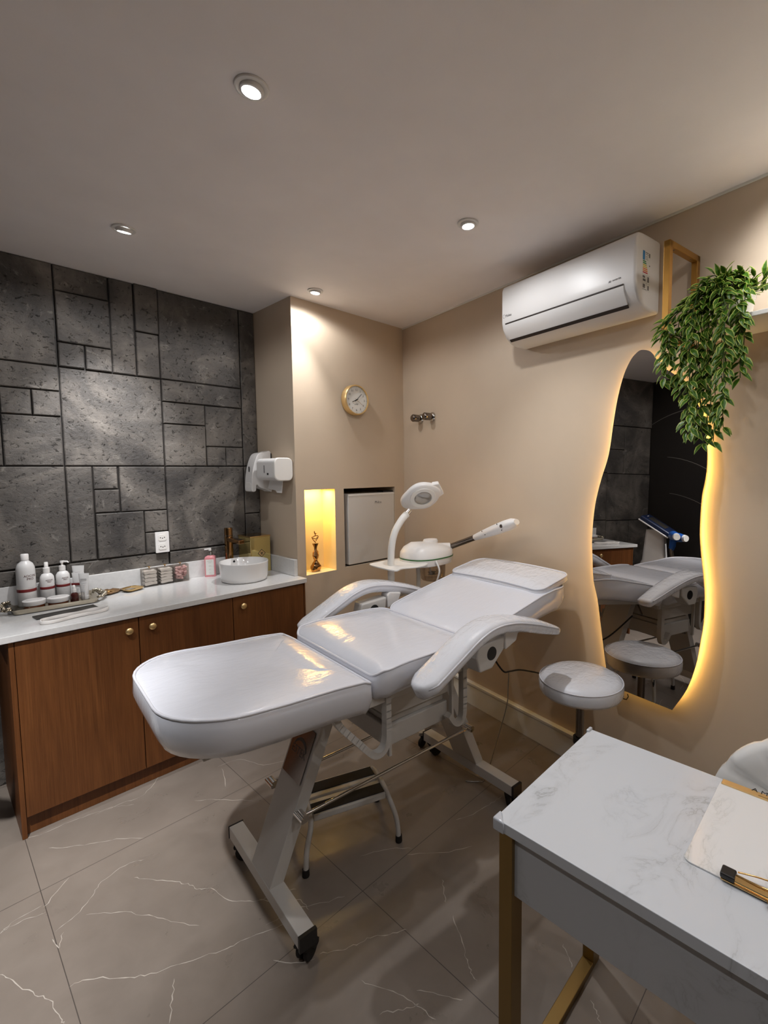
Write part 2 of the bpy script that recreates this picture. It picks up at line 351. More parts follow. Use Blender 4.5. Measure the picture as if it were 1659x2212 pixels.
# ================================================================== THE SETTING
XL, YN = -3.2, -4.7
def floor_veins(b):
    for line in VEINS:
        pts = smoothline([(x, y, 0) for x, y in line], 5)
        rnd = random.Random(int(line[0][0] * 1000)); L_, R2 = [], []
        for k, p in enumerate(pts):
            d = (pts[min(k + 1, len(pts) - 1)] - pts[max(k - 1, 0)]).normalized(); nrm = V(-d.y, d.x, 0)
            w = .0016 * (0.2 + .95 * rnd.random()); j = nrm * (rnd.random() - .5) * .008
            if k in (0, len(pts) - 1): w = .0003
            L_.append(p + j + nrm * w + V(0, 0, .0006)); R2.append(p + j - nrm * w + V(0, 0, .0006))
        for k in range(len(pts) - 1): b.faces([L_[k], L_[k + 1], R2[k + 1], R2[k]], [(0, 1, 2, 3)], 1)
b = MB(); b.box(XL - .1, YN - .1, -.05, .6, D + .1, 0); floor_veins(b); struct(b.build('floor', ['floor', 'vein']))
b = MB(); b.box(XL - .1, YN - .1, H, .6, D + .1, H + .06); struct(b.build('ceiling', 'ceil'))
# clock wall with the niche and the fridge recess cut into it
NX0, NX1, NZ0, NZ1 = -.896, -.657, .890, 1.451
FX0, FX1, FZ0, FZ1 = -.583, -.1006, .896, 1.449
b = MB()
ND = .15
for (x0, x1, z0, z1) in ((-W, NX0, 0, H), (NX0, NX1, 0, NZ0), (NX0, NX1, NZ1, H), (NX1, FX0, 0, H), (FX0, FX1, 0, FZ0), (FX0, FX1, FZ1, H), (FX1, .12, 0, H)):
    b.box(x0, 0, z0, x1, D, z1)
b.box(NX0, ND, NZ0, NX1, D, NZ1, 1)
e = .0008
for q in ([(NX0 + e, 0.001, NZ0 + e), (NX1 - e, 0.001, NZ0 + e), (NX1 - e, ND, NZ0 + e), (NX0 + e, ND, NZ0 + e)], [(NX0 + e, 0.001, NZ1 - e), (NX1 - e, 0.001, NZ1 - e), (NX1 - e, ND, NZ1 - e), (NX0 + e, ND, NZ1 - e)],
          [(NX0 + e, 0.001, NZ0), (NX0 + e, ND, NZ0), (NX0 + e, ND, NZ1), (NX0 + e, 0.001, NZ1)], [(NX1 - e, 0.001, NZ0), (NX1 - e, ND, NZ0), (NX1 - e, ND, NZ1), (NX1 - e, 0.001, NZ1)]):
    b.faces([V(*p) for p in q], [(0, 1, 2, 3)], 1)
b.box(FX0, D - .02, FZ0, FX1, D + .02, FZ1, 2)  # back panel coloured dark to stand for the shade around the fridge
struct(b.build('wall_back', ['wall', 'niche', 'gapshade']))
# right wall, slightly off square
b = MB(); p0, p1 = wallpt(-.3, 0), wallpt(5.0, 0); q0, q1 = wallpt(-.3, 0, -.12), wallpt(5.0, 0, -.12)
b.prism([(p0.x, p0.y), (p1.x, p1.y), (q1.x, q1.y), (q0.x, q0.y)], lambda x, y, t: V(x, y, t), 0, H); struct(b.build('wall_right', 'wall'))
b = MB(); prof = [(.001, 0), (.016, 0), (.016, .122), (.012, .126), (.026, .140), (.026, .152), (.020, .158), (.001, .158)]
a0, a1 = wallpt(.0, 0), wallpt(4.9, 0)
b.prism(prof, lambda o_, z, t: V(*(a0.lerp(a1, t) - WN * o_).xy, z), 0, 1); struct(b.build('baseboard_right', 'shelfwhite', smooth=30))
b = MB(); prof2 = [(0, 0), (.016, 0), (.016, .122), (.012, .126), (.026, .140), (.026, .152), (.020, .158), (0, .158)]
b.prism(prof2, lambda o_, z, t: V(t, -.001 - o_, z), -W + .03, -.03); struct(b.build('baseboard_back', 'shelfwhite', smooth=30))
b = MB(); b.box(XL, D, 0, -W, D + .1, H); struct(b.build('trim_1', 'darkwall'))
b = MB(); pa, pb = wallpt(0, 0), wallpt(4.9, 0); b.prism([(.0005, H - .010), (.006, H - .010), (.006, H - .0005), (.0005, H - .0005)], lambda o_, z, t: V(*(pa.lerp(pb, t) - WN * o_).xy, z), 0, 1); struct(b.build('trim_2', 'shelfwhite'))
# stone cladding: uneven slabs on the far left wall
XS = [-3.2, -2.8, -2.553, -2.3, -2.053]; rr = random.Random(4)
slabs = [(-2.55, -2.055, 2.130, H), (-2.052, -1.81, 2.521, H), (-2.052, -1.81, 2.259, 2.519), (-2.052, -1.936, 2.131, 2.257), (-1.934, -1.81, 2.131, 2.257),
  (-1.808, -1.688, 2.131, H), (-1.686, -1.562, 2.386, H), (-1.686, -1.564, 2.131, 2.384), (-1.562, -1.067, 2.131, H), (-1.065, -W, 1.61, H),
  (-2.36, -2.054, 2.0, 2.128), (-2.295, -2.173, 1.868, 1.998), (-2.171, -2.054, 1.868, 1.998), (-2.295, -2.055, 1.609, 1.866), (-2.55, -2.297, 1.609, 1.998),
  (-2.052, -1.562, 1.609, 2.128), (-1.560, -1.068, 1.998, 2.129), (-1.560, -1.313, 1.866, 1.996), (-1.560, -1.315, 1.609, 1.864), (-1.312, -1.068, 1.736, 1.996),
  (-1.312, -1.189, 1.609, 1.734), (-1.187, -1.068, 1.609, 1.734), (-2.55, -2.055, 1.088, 1.607), (-2.052, -1.932, 1.088, 1.607), (-1.930, -1.812, 1.479, 1.607),
  (-1.930, -1.808, 1.347, 1.477), (-1.806, -1.563, 1.345, 1.607), (-1.930, -1.690, 1.088, 1.345), (-1.688, -1.563, 1.215, 1.343), (-1.688, -1.563, 1.088, 1.213),
  (-1.561, -1.072, 1.088, 1.607), (-1.070, -W, 1.285, 1.608), (-1.070, -W, 1.088, 1.283), (-2.55, -2.08, .86, 1.084), (-2.078, -1.563, .86, 1.084), (-1.561, -W, .86, 1.084),
  (-2.55, -2.36, 2.0, 2.128), (-3.2, -2.552, 2.13, H), (-3.2, -2.8, 1.6, 2.128), (-2.798, -2.552, 1.868, 2.128), (-2.798, -2.552, 1.6, 1.866), (-3.2, -2.552, 1.08, 1.598),
  (-3.2, -2.9, .5, 1.078), (-2.898, -2.552, .5, 1.078), (-3.2, -2.552, 0, .498), (-2.55, -2.3, 0, .858)]
b = MB()
for (x0, x1, z0, z1) in slabs:
    g = .0022; dep = .010 + .014 * rr.random(); ch = .004
    xa, xb, za, zb = x0 + g, x1 - g, z0 + g, min(z1 - g, H - .002); y0, y1 = D, D - dep
    jt = lambda: (rr.random() - .5) * .002
    vs = [V(xa, y0, za), V(xb, y0, za), V(xb, y0, zb), V(xa, y0, zb), V(xa, y1 + ch, za), V(xb, y1 + ch, za), V(xb, y1 + ch, zb), V(xa, y1 + ch, zb),
          V(xa + ch + jt(), y1 + jt(), za + ch), V(xb - ch + jt(), y1 + jt(), za + ch), V(xb - ch + jt(), y1 + jt(), zb - ch), V(xa + ch + jt(), y1 + jt(), zb - ch)]
    fs = [(8, 9, 10, 11)]
    for A, B in ((0, 4), (4, 8)):
        for i in range(4): fs.append((A + i, A + (i + 1) % 4, B + (i + 1) % 4, B + i))
    b.faces(vs, fs)
struct(b.build('wall_stone', 'stone'))
# left wall in dark wallpaper with thin pale arcs, seen in the mirror
b = MB(); b.box(XL - .1, YN, 0, XL, D + .1, H, 0)
def ribbon(b, pts, w0, w1, x, mi):
    for k in range(len(pts) - 1):
        (y, z), (y2, z2) = pts[k], pts[k + 1]; d = Vector((y2 - y, z2 - z)).normalized(); n = Vector((-d.y, d.x)); wa = w0 + (w1 - w0) * k / len(pts); wb = w0 + (w1 - w0) * (k + 1) / len(pts)
        b.faces([V(x, y + n.x * wa, z + n.y * wa), V(x, y2 + n.x * wb, z2 + n.y * wb), V(x, y2 - n.x * wb, z2 - n.y * wb), V(x, y - n.x * wa, z - n.y * wa)], [(0, 1, 2, 3)], mi)
for (cy, cz, r, a0, a1, w0, w1) in ((.35, .55, 1.25, 95, 205, .002, .007), (.3, .2, 1.2, 95, 190, .002, .006), (-.1, 1.0, 1.3, 60, 170, .002, .008), (-1.9, 1.5, 1.0, -60, 80, .002, .006), (-2.4, .6, 1.4, 10, 120, .002, .006)):
    ribbon(b, [(cy + r * cos(radians(a0 + (a1 - a0) * k / 40)), cz + r * sin(radians(a0 + (a1 - a0) * k / 40))) for k in range(41)], w0, w1, XL + .001, 1)
struct(b.build('wall_left', ['darkwall', 'arc']))
b = MB(); b.box(XL - .1, YN - .1, 0, .75, YN, H); struct(b.build('wall_near', 'wall'))

# ================================================================== DOWNLIGHTS
def aim_matrix(src, dst):
    d = (Vector(dst) - Vector(src)).normalized(); return d.to_track_quat('-Z', 'Y')
where = ['the one nearest the top of the picture', 'the one above the dark stone wall', 'the one left of the air conditioner', 'the one close to the clock wall corner',
         'beyond the left edge, over the laser machine', 'beyond the left edge, over the open floor', 'beyond the right edge, over the shelf', 'above the camera', 'far behind the camera, by the right wall', 'far behind the camera, in the middle', 'behind the camera, by the dark wall']
for k, (x, y, aim, bf, ba, sf) in enumerate(DOWNLIGHTS):
    t = thing('ceiling_downlight', 'round white recessed downlight, ' + where[k], 'ceiling light', (x, y, H - .001), 0, 'recessed ceiling downlights')
    MB().lathe([(.031, .0), (.047, .0), (.046, -.0045), (.042, -.006), (.034, -.005), (.031, -.002)], n=40).build('trim_ring', 'plasticw', t, smooth=40)
    dv = (Vector(aim) - V(x, y, H)).normalized(); lean = (dv + V(0, 0, -1.2)).normalized(); q = lean.to_track_quat('-Z', 'Y').to_matrix().to_4x4()
    MB().lathe([(.026, -.014), (.031, -.012), (.033, -.004), (.031, .004)], n=36, mtx=q, cap=False).build('gimbal_ring', 'plastic', t, smooth=40)
    MB().lathe([(0, -.0145), (.0255, -.0145)], n=36, mtx=q).build('lens', 'lens', t)
    for nm, en, an, bl in (('beam_lamp', BEAM_POWER * bf, ba, 1.0), ('spill_lamp', SPILL_POWER * sf, 168, .35)):
        ld = bpy.data.lights.new(nm, 'SPOT'); ld.energy = en; ld.color = LAMP_COLOR; ld.spot_size = radians(an); ld.spot_blend = bl; ld.shadow_soft_size = .026
        lo = bpy.data.objects.new(nm, ld); COL.objects.link(lo); lo.parent = t; lo.location = (0, 0, -.032); lo.rotation_euler = (dv if nm == 'beam_lamp' else V(0, 0, -1)).to_track_quat('-Z', 'Y').to_euler()

# ================================================================== VANITY CABINET, COUNTER
CX0, CX1 = -2.378, -.9605
cab = thing('vanity_cabinet', 'long walnut base cabinet with three plain doors under the white counter', 'cabinet', (-1.67, .2, 0))
def cbuild(b, name, m, parent=cab, off=V(-1.67, .2, 0), **k):
    bmesh.ops.translate(b.bm, verts=b.bm.verts, vec=-off); return b.build(name, m, parent, **k)
b = MB(); b.box(CX0, -.083, 0, CX0 + .018, D - .03, .868); b.box(CX1 - .010, -.083, 0, CX1, -.002, .868); b.box(CX0 + .018, -.05, .085, CX1 - .01, D - .03, .10)
b.box(CX0 + .018, -.052, .0, CX1 - .01, -.04, .085); b.box(CX0 + .018, -.055, .10, CX1 - .01, -.045, .868); cbuild(b, 'carcass', 'wood', bevel=.0015)
for k, (x0, x1, kx) in enumerate(((-2.358, -1.899, -1.943), (-1.895, -1.430, -1.842), (-1.426, -.974, -1.374))):
    bb = MB(); bb.box(x0, -.083, .092, x1, -.062, .864); dr = cbuild(bb, 'door', 'wood', bevel=.001)
    kb = MB().lathe([(.006, 0), (.006, .010), (.010, .013), (.0165, .018), (.0175, .022), (.015, .026), (.010, .0285), (0, .0295)], n=24, mtx=Matrix.Rotation(pi / 2, 4, 'X'))
    bmesh.ops.translate(kb.bm, verts=kb.bm.verts, vec=V(kx, -.083, .811) - V(-1.67, .2, 0)); kb.build('knob', 'brasslight', dr, smooth=50)
b = MB(); b.box(-2.412, -.102, .872, -.9592, D - .0005, .90)
b.box(-2.412, D - .028, .9, -.9592, D - .024, 1.006); b.box(-2.412, D - .024, .9, -.9592, D - .0005, 1.006); b.box(-.983, .0005, .9, -.9592, D - .03, 1.006)
o = tag(b.build('countertop', 'quartz', bevel=.002), 'long glossy white quartz countertop with low splashback', 'countertop')

# sink, faucet
t = thing('vessel_sink', 'round white ceramic vessel sink on the counter', 'sink', (-1.239, .159, .9))
MB().lathe([(.120, 0), (.132, .006), (.139, .03), (.143, .112), (.1435, .117), (.142, .119), (.139, .117), (.133, .06), (.115, .018), (.05, .008), (.0, .008)], n=64).build('bowl', 'white', t, smooth=60)
MB().lathe([(0, .009), (.018, .009), (.020, .012), (.016, .0145), (0, .015)], n=24).build('drain', 'chrome', t, smooth=40)
MB().lathe([(.0, 0), (.007, 0), (.007, .002), (0, .002)], n=14, mtx=Matrix.Translation((-.0, .1365, .098)) @ Matrix.Rotation(pi / 2, 4, 'X')).build('overflow_hole', 'black', t)
t = thing('basin_faucet', 'tall bronze-gold basin faucet with a straight spout', 'faucet', (-1.222, .400, .9))
MB().lathe([(.030, 0), (.030, .006), (.026, .009), (.0255, .30), (.024, .306), (0, .306)], n=32).build('body', 'bronze', t, smooth=40)
b = MB(); b.bar((0, -.012, .232), (.012, -.16, .224), .038, .026); b.build('spout', 'bronze', t, bevel=.004)
b = MB(); b.lathe([(.0265, .252), (.0265, .258)], n=32); b.build('joint_ring', 'darkchrome', t)
# gold acrylic waste box on the counter beside the sink, against the column
t = thing('gold_waste_bin', 'gold mirror acrylic box with a black biohazard diamond behind the sink', 'waste box', (-1.06, .372, .9))
b = MB(); b.box(-.070, -.086, 0, .070, .086, .238); b.build('box_body', 'yellowacryl', t, bevel=.002)
b = MB(); b.box(-.073, -.089, .2385, .073, .089, .246); b.build('lid', 'gold', t, bevel=.002)
f = Matrix.Translation((.006, -.0885, .128))
b = MB()
for r0, mi in ((.027, 0),):
    b.prism([(r0, 0), (0, r0), (-r0, 0), (0, -r0)], lambda x, z, t_: V(x + .006, t_, z + .128), -.0862, -.0868, 0)
    b.prism([(r0 * .84, 0), (0, r0 * .84), (-r0 * .84, 0), (0, -r0 * .84)], lambda x, z, t_: V(x + .006, t_, z + .128), -.0868, -.0872, 1)
for k in range(3):
    a = pi / 2 + k * 2 * pi / 3; c = (.0062 * cos(a), .0062 * sin(a))
    pts = [(c[0] + .0068 * cos(a + radians(25 + 310 * q / 16)), c[1] + .0068 * sin(a + radians(25 + 310 * q / 16))) for q in range(17)]
    inn = [(c[0] * 1.25 + .0042 * cos(a + radians(25 + 310 * q / 16)), c[1] * 1.25 + .0042 * sin(a + radians(25 + 310 * q / 16))) for q in range(17)]
    for q in range(16):
        b.faces([V(x + .006, -.0876, z + .128) for x, z in (pts[q], pts[q + 1], inn[q + 1], inn[q])], [(0, 1, 2, 3)], 0)
b.lathe([(0, 0), (.003, 0)], c=(.006, -.0877, .128), n=12, mtx=Matrix.Rotation(pi / 2, 4, 'X'))
b.build('biohazard_sticker', ['black', 'brasslight'], t)
# ================================================================== THINGS ON THE COUNTER
CZ = .9005
# ornate tray
TROT = -.055
t = thing('ornate_tray', 'antique silver tray with scrolled leafy handles, full of skincare products', 'tray', (-2.150, .350, CZ), TROT)
b = MB(); HX, HY = .178, .118
base = rrect(-HX + .012, -HY + .012, HX - .012, HY - .012, .02, 4); top = rrect(-HX, -HY, HX, HY, .025, 4); n = len(base)
rr = random.Random(2)
b.loft([[V(x, y, .003) for x, y in base], [V(x * 1.01, y * 1.01, .012) for x, y in base], [V(x, y, .026 + .0015 * sin(k * 1.9)) for k, (x, y) in enumerate(top)], [V(x * .985, y * .98, .025) for k, (x, y) in enumerate(top)], [V(x * .97, y * .97, .007) for x, y in base]])
b.build('tray_body', 'silver', t, smooth=50)
for sx in (-1, 1):
    b = MB(); rr = random.Random(5 + sx)
    for k in range(46):
        a = pi * (k % 23) / 22 - pi / 2; r_ = .065 + rr.random() * .012
        p = V(sx * (HX - .002 + .034 * cos(a) * (0.7 + .5 * rr.random())), r_ * 1.15 * sin(a), .018 + .016 * rr.random())
        b.sphere(p, .004 + .004 * rr.random(), 5, sc=(1.5, 1, .8))
    b.tube(smoothline([(sx * (HX - .01), -.075, .022), (sx * (HX + .022), -.05, .03), (sx * (HX + .032), 0, .034), (sx * (HX + .022), .05, .03), (sx * (HX - .01), .075, .022)], 6), .004, 8)
    b.build('handle', 'silver', t, smooth=60)
TZ = CZ + .0075
def cyl_text(parent, body, size, R, z, ang, material='red', name='label_text', sx=1.):
    # flat text bent round a cylinder of radius R about the parent's axis
    o = text(name, body, size, material, parent, (0, 0, 0), (0, 0, 0), 0.0002, sx=1.)
    for v in o.data.vertices:
        x, y, w = v.co; a = ang + x * sx / R; v.co = V((R + w) * cos(a), (R + w) * sin(a), z + y)
    return o
CAMA = lambda x, y: atan2(-2.686 - y, -2.598 - x)
def bottle(name, label, cat, x, y, prof, cap, band, R, txt, z0=TZ, group=None, off=.25):
    t = thing(name, label, cat, (x, y, z0), 0, group); a = CAMA(x, y) + off
    MB().lathe(prof, n=36).build('bottle_body', 'bottle', t, smooth=50)
    cap(t)
    if band:
        b = MB().lathe([(R + .0002, band[0]), (R + .0006, band[0] + .001), (R + .0006, band[1] - .001), (R + .0002, band[1])], n=36); b.build('red_band', 'red', t, smooth=60)
    for (s_, sz, z, mt_) in txt: cyl_text(t, s_, sz, R + .0005, z, a, mt_, sx=1.0)
    return t
def screwcap(r, z0, h): return lambda t: MB().lathe([(r, z0), (r, z0 + h - .003), (r - .003, z0 + h), (0, z0 + h)], n=28).build('cap', 'plastic', t, smooth=50)
def spraycap(z0):
    def f(t):
        c = MB().lathe([(.0145, z0), (.0145, z0 + .024), (.011, z0 + .026), (0, z0 + .026)], n=24).build('collar', 'plastic', t, smooth=50)
        MB().lathe([(.009, z0 + .026), (.0085, z0 + .052), (.006, z0 + .054), (0, z0 + .054)], n=20).build('spray_nozzle', 'plastic', c, smooth=50)
    return f
def pumpcap(z0, ang):
    def f(t):
        c = MB().lathe([(.0145, z0), (.0145, z0 + .024), (.005, z0 + .026), (.005, z0 + .040), (0, z0 + .040)], n=24).build('collar', 'plastic', t, smooth=50)
        b = MB(); b.lathe([(.009, z0 + .040), (.009, z0 + .050), (0, z0 + .051)], n=18); b.tube([(0, 0, z0 + .046), (.026 * cos(ang), .026 * sin(ang), z0 + .045), (.030 * cos(ang), .030 * sin(ang), z0 + .039)], [.005, .004, .0035], 10)
        b.build('pump_head', 'plastic', c, smooth=50)
    return f
bottle('tonic_bottle', 'tallest white bottle with a screw cap and red band, left on the tray', 'bottle', -2.250, .412,
       [(.036, 0), (.0385, .004), (.0385, .175), (.037, .195), (.030, .213), (.018, .224), (.0155, .228), (.0155, .231)], screwcap(.0165, .231, .030), (.072, .087), .0385,
       [('ADCOS', .0155, .148, 'ink'), ('PRO', .0155, .133, 'ink'), ('–––––––––', .006, .091, 'ink'), ('–––––––––––––', .006, .056, 'grey'), ('––––––––––––', .006, .049, 'grey'), ('––––––––––––––', .005, .035, 'grey')], group=None, off=.45)
bp = [(.028, 0), (.0305, .004), (.0305, .115), (.029, .130), (.022, .143), (.015, .148), (.0125, .150), (.0125, .152)]
tx = [('ADCOS', .009, .112, 'ink'), ('PRO', .009, .103, 'ink'), ('–––––––––', .0045, .085, 'ink'), ('––––––––––', .0045, .058, 'grey'), ('––––––––––', .0045, .052, 'grey'), ('–––––', .004, .040, 'grey')]
bottle('spray_bottle', 'white bottle with a spray top and red band, beside the tallest bottle', 'bottle', -2.166, .425, bp, spraycap(.152), (.068, .081), .0305, tx, off=.3)
bottle('pump_bottle', 'white bottle with a pump head and red band, between the spray bottle and the tubes', 'bottle', -2.099, .432, bp, pumpcap(.152, -.6), (.068, .081), .0305, tx, off=.35)
def tube_pkg(name, label, x, y, w, h, rz, txts, band=None):
    t = thing(name, label, 'tube', (x, y, TZ), rz)
    rings = []
    for k in range(9):
        f = k / 8; z = .020 + (h - .020) * f; hw = .0165 + (w / 2 - .0165) * f ** .8; hd = .0165 * (1 - f) ** .8 + .0008
        rings.append([V(hw * cos(2 * pi * i / 24), hd * sin(2 * pi * i / 24), z) for i in range(24)])
    MB().loft(rings).build('tube_body', 'bottle', t, smooth=50)
    MB().lathe([(.0165, 0), (.0175, .003), (.0175, .019), (.012, .0205), (0, .0205)], n=24).build('cap', 'plastic', t, smooth=50)
    if band: b = MB(); b.prism([(-w * .44, band[0]), (w * .44, band[0]), (w * .45, band[1]), (-w * .45, band[1])], lambda x_, z_, q: V(x_, q, z_), -.0135, -.0145); b.build('red_band', 'red', t)
    for (s_, sz, z, mt_) in txts: text('label_text', s_, sz, mt_, t, (0, -.0165 * (1 - max(0, (z - .02) / (h - .02))) ** .8 - .0022, z), (pi / 2 - .10, 0, 0), sx=1.)
    return t
tube_pkg('cream_tube', 'white squeeze tube, tallest of the three, standing at the back', -2.030, .440, .060, .165, -.62, [('ADCOS', .008, .125, 'ink'), ('PRO', .007, .117, 'ink')])
tube_pkg('cream_tube', 'white squeeze tube with a red band, half hidden behind the front tube', -2.040, .395, .060, .135, -.62, [('––––––', .005, .05, 'grey'), ('–––––', .005, .043, 'grey')], (.070, .082))
tube_pkg('sunscreen_tube', 'white squeeze tube with black print, in front of the other two tubes', -2.026, .335, .050, .137, -.62, [('ADCOS', .0088, .104, 'grey'), ('––––––––', .006, .098, 'grey'), ('––––––––––', .0055, .086, 'black'), ('–––––––––', .005, .074, 'grey'), ('–––––', .005, .064, 'grey'), ('–––––––', .005, .053, 'grey'), ('–––––––––', .005, .046, 'grey'), ('–––', .004, .036, 'grey')])
def jar(label, x, y):
    t = thing('cream_jar', label, 'jar', (x, y, TZ))
    MB().lathe([(.0405, 0), (.0425, .002), (.0425, .0225), (0, .0225)], n=40).build('jar_body', 'amber', t, smooth=50)
    MB().lathe([(.0455, .020), (.0460, .022), (.0460, .0400), (.0440, .0415), (0, .0415)], n=40).build('lid', 'plastic', t, smooth=50)
    b = MB(); b.prism([(-.030, .004), (.030, -.003), (.030, -.0045), (-.030, .0025)], lambda x_, y_, q: V(x_, y_, q), .0417, .0421); b.build('lid_print', 'grey', t)
jar('round amber cream jar with a white lid, nearer the left end of the tray', -2.236, .320); jar('round amber cream jar with a white lid, beside the dropper bottle', -2.143, .303)
t = thing('serum_bottle', 'small dark red dropper bottle with a clear top, at the front of the tray', 'bottle', (-2.082, .272, TZ))
MB().lathe([(.0165, 0), (.0178, .002), (.0178, .045), (.015, .052), (.009, .056), (.009, .058)], n=28).build('bottle_body', 'amberglass', t, smooth=50)
c = MB().lathe([(.0095, .058), (.0095, .072), (0, .072)], n=20).build('collar', 'plastic', t, smooth=50)
MB().lathe([(.007, .072), (.0065, .086), (.004, .094), (0, .095)], n=16).build('dropper_bulb', 'plastic', c, smooth=60)
t = tag(MB().lathe([(.012, 0), (.0128, .002), (.0128, .045), (.010, .049), (.004, .051), (0, .051)], n=24).build('small_vial', 'glass', None, smooth=50, loc=(-2.050, .278, TZ)), 'tiny clear vial between the dark dropper bottle and the front tube', 'vial')
# sequin cloth and towelling headband
b = MB(); b.box(-.123, -.034, 0, .123, .034, .004)
for k in range(60): b.sphere((-.121 + k * .0041, .034, .004), .0021, 4)
tag(b.build('beaded_black_cloth', 'textile', None, smooth=40, loc=(-2.140, .140, CZ), rot=(0, 0, .10)), 'narrow black sequined cloth with a beaded edge, flat in front of the tray', 'cloth')
hb = []
path = smoothline([(-.130, .012, 0), (-.09, .040, 0), (0, .034, 0), (.09, .036, 0), (.132, .008, 0), (.10, -.024, 0), (0, -.020, 0), (-.09, -.036, 0), (-.132, -.020, 0)], 7, True)
prof_ = [(-.0035, 0), (.0035, 0), (.0045, .012), (.0035, .021), (-.0035, .021), (-.0045, .012)]
rings = []
for k, p in enumerate(path):
    d = (path[(k + 1) % len(path)] - path[k - 1]).normalized(); nn = V(-d.y, d.x, 0); rings.append([p + nn * (a + .004 * sin(k * .7) * z / .02) + V(0, 0, z * (1 - .25 * abs(nn.y)) + .001) for a, z in prof_])
rings.append(rings[0])
b = MB(); b.loft(rings, cap=False); bmesh.ops.remove_doubles(b.bm, verts=b.bm.verts, dist=1e-6)
b.box(-.10, -.018, .0015, .095, .012, .004)
tag(b.build('towelling_headband', 'towel', None, smooth=70, loc=(-2.124, .020, CZ), rot=(0, 0, .12), subsurf=1), 'folded white towelling headband on the front edge of the counter', 'headband')
# two little gold dishes
def dish(label, x, y, rz, mname, stuff):
    t = thing('metal_dish', label, 'dish', (x, y, CZ), rz, 'small polished dishes'); P_ = rrect(-.052, -.046, .052, .046, .020, 5)
    MB().loft([[V(a * .62, c_ * .62, .0) for a, c_ in P_], [V(a * .85, c_ * .85, .004) for a, c_ in P_], [V(a, c_, .016) for a, c_ in P_], [V(a * .96, c_ * .96, .0165) for a, c_ in P_], [V(a * .80, c_ * .80, .0075) for a, c_ in P_], [V(a * .5, c_ * .5, .0055) for a, c_ in P_]]).build('dish_body', mname, t, smooth=60)
    return t
t = dish('square bronze-gold dish holding a coiled gold chain, nearest to the tray', -1.900, .405, .5, 'bronze', 1)
tag(MB().tube([(.026 * cos(a * .35) * (1 - a * .008), .020 * sin(a * .35), .012 + .001 * sin(a)) for a in range(50)], .0022, 6).build('gold_chain', 'gold', None, smooth=60, loc=(-1.900, .405, CZ - .0045)), 'gold chain coiled in the bronze dish', 'chain')
t = dish('square dark gold dish with a grey pad, beside the cotton boxes', -1.796, .385, .4, 'gold', 2)
b = MB(); b.box(-.026, -.020, 0, .012, .020, .006); tag(b.build('grey_pad', 'silver', None, bevel=.002, loc=(-1.799, .385, CZ + .0068), rot=(0, 0, .4)), 'flat grey pad lying in the dark gold dish', 'pad')
# three acrylic boxes with cotton
def abox(label, x, kind):
    t = thing('acrylic_cotton_box', label, 'box', (x, .428, CZ), 0, 'clear acrylic boxes by the splashback'); w, d, h = .080, .058, .102
    b = MB(); q = .0022
    b.box(-w / 2, -d / 2, 0, w / 2, d / 2, q); b.box(-w / 2, -d / 2, q, w / 2, -d / 2 + q, h); b.box(-w / 2, d / 2 - q, q, w / 2, d / 2, h); b.box(-w / 2, -d / 2 + q, q, -w / 2 + q, d / 2 - q, h); b.box(w / 2 - q, -d / 2 + q, q, w / 2, d / 2 - q, h)
    b.build('box_walls', 'glass', t)
    l = MB().box(-w / 2, -d / 2, h + .0003, w / 2, d / 2, h + .003).build('lid', 'glass', t)
    MB().lathe([(.003, h + .003), (.003, h + .010), (.009, h + .013), (.0095, h + .016), (0, h + .017)], n=18).build('knob', 'gold', l, smooth=50)
    rr = random.Random(int(x * 1000)); b = MB()
    if kind < 2:
        for k in range(4 if kind == 0 else 5):
            z0 = .006 + k * (.088 / (4 if kind == 0 else 5)); th = .080 / (4 if kind == 0 else 5); ph = rr.random() * 3
            poly = smoothline([(-.030, 0, 0), (-.012, .003 * sin(ph), 0), (.012, .003 * cos(ph), 0), (.030, .002, 0), (.032, th * .5, 0), (.028, th * .95, 0), (.008, th + .003 * cos(ph), 0), (-.016, th, 0), (-.032, th * .8, 0)], 4, True)
            b.prism([(p.x + .002 * rr.random(), p.y) for p in poly], lambda x_, z_, q_, z0=z0: V(x_, q_, z0 + z_), -.023, .023)
        m_ = 'cotton'
    else:
        for k in range(70): b.sphere((-.030 + .060 * rr.random(), -.018 + .036 * rr.random(), .012 + .075 * rr.random()), .008 + .004 * rr.random(), 4, sc=(1, 1, .8))
        m_ = 'pinkcotton'
    o = b.build('cotton_stack' if kind < 2 else 'cotton_balls', m_, None, smooth=60, loc=(x, .428, CZ + .0025), subsurf=0)
    if kind < 2: tag(o, ('thick folded white cotton sheets in the clear box nearest the dishes', 'thin folded white cotton pads in the middle clear box')[kind], 'cotton')
    else: tag(o, 'pink cotton balls filling the clear box nearest the soap', 'cotton'); o['kind'] = 'stuff'
abox('clear acrylic box with a gold knob and thick folded white cotton, leftmost of three', -1.690, 0)
abox('clear acrylic box with a gold knob and thin folded white cotton, middle of three', -1.604, 1)
abox('clear acrylic box with a gold knob, filled with pink cotton balls', -1.518, 2)
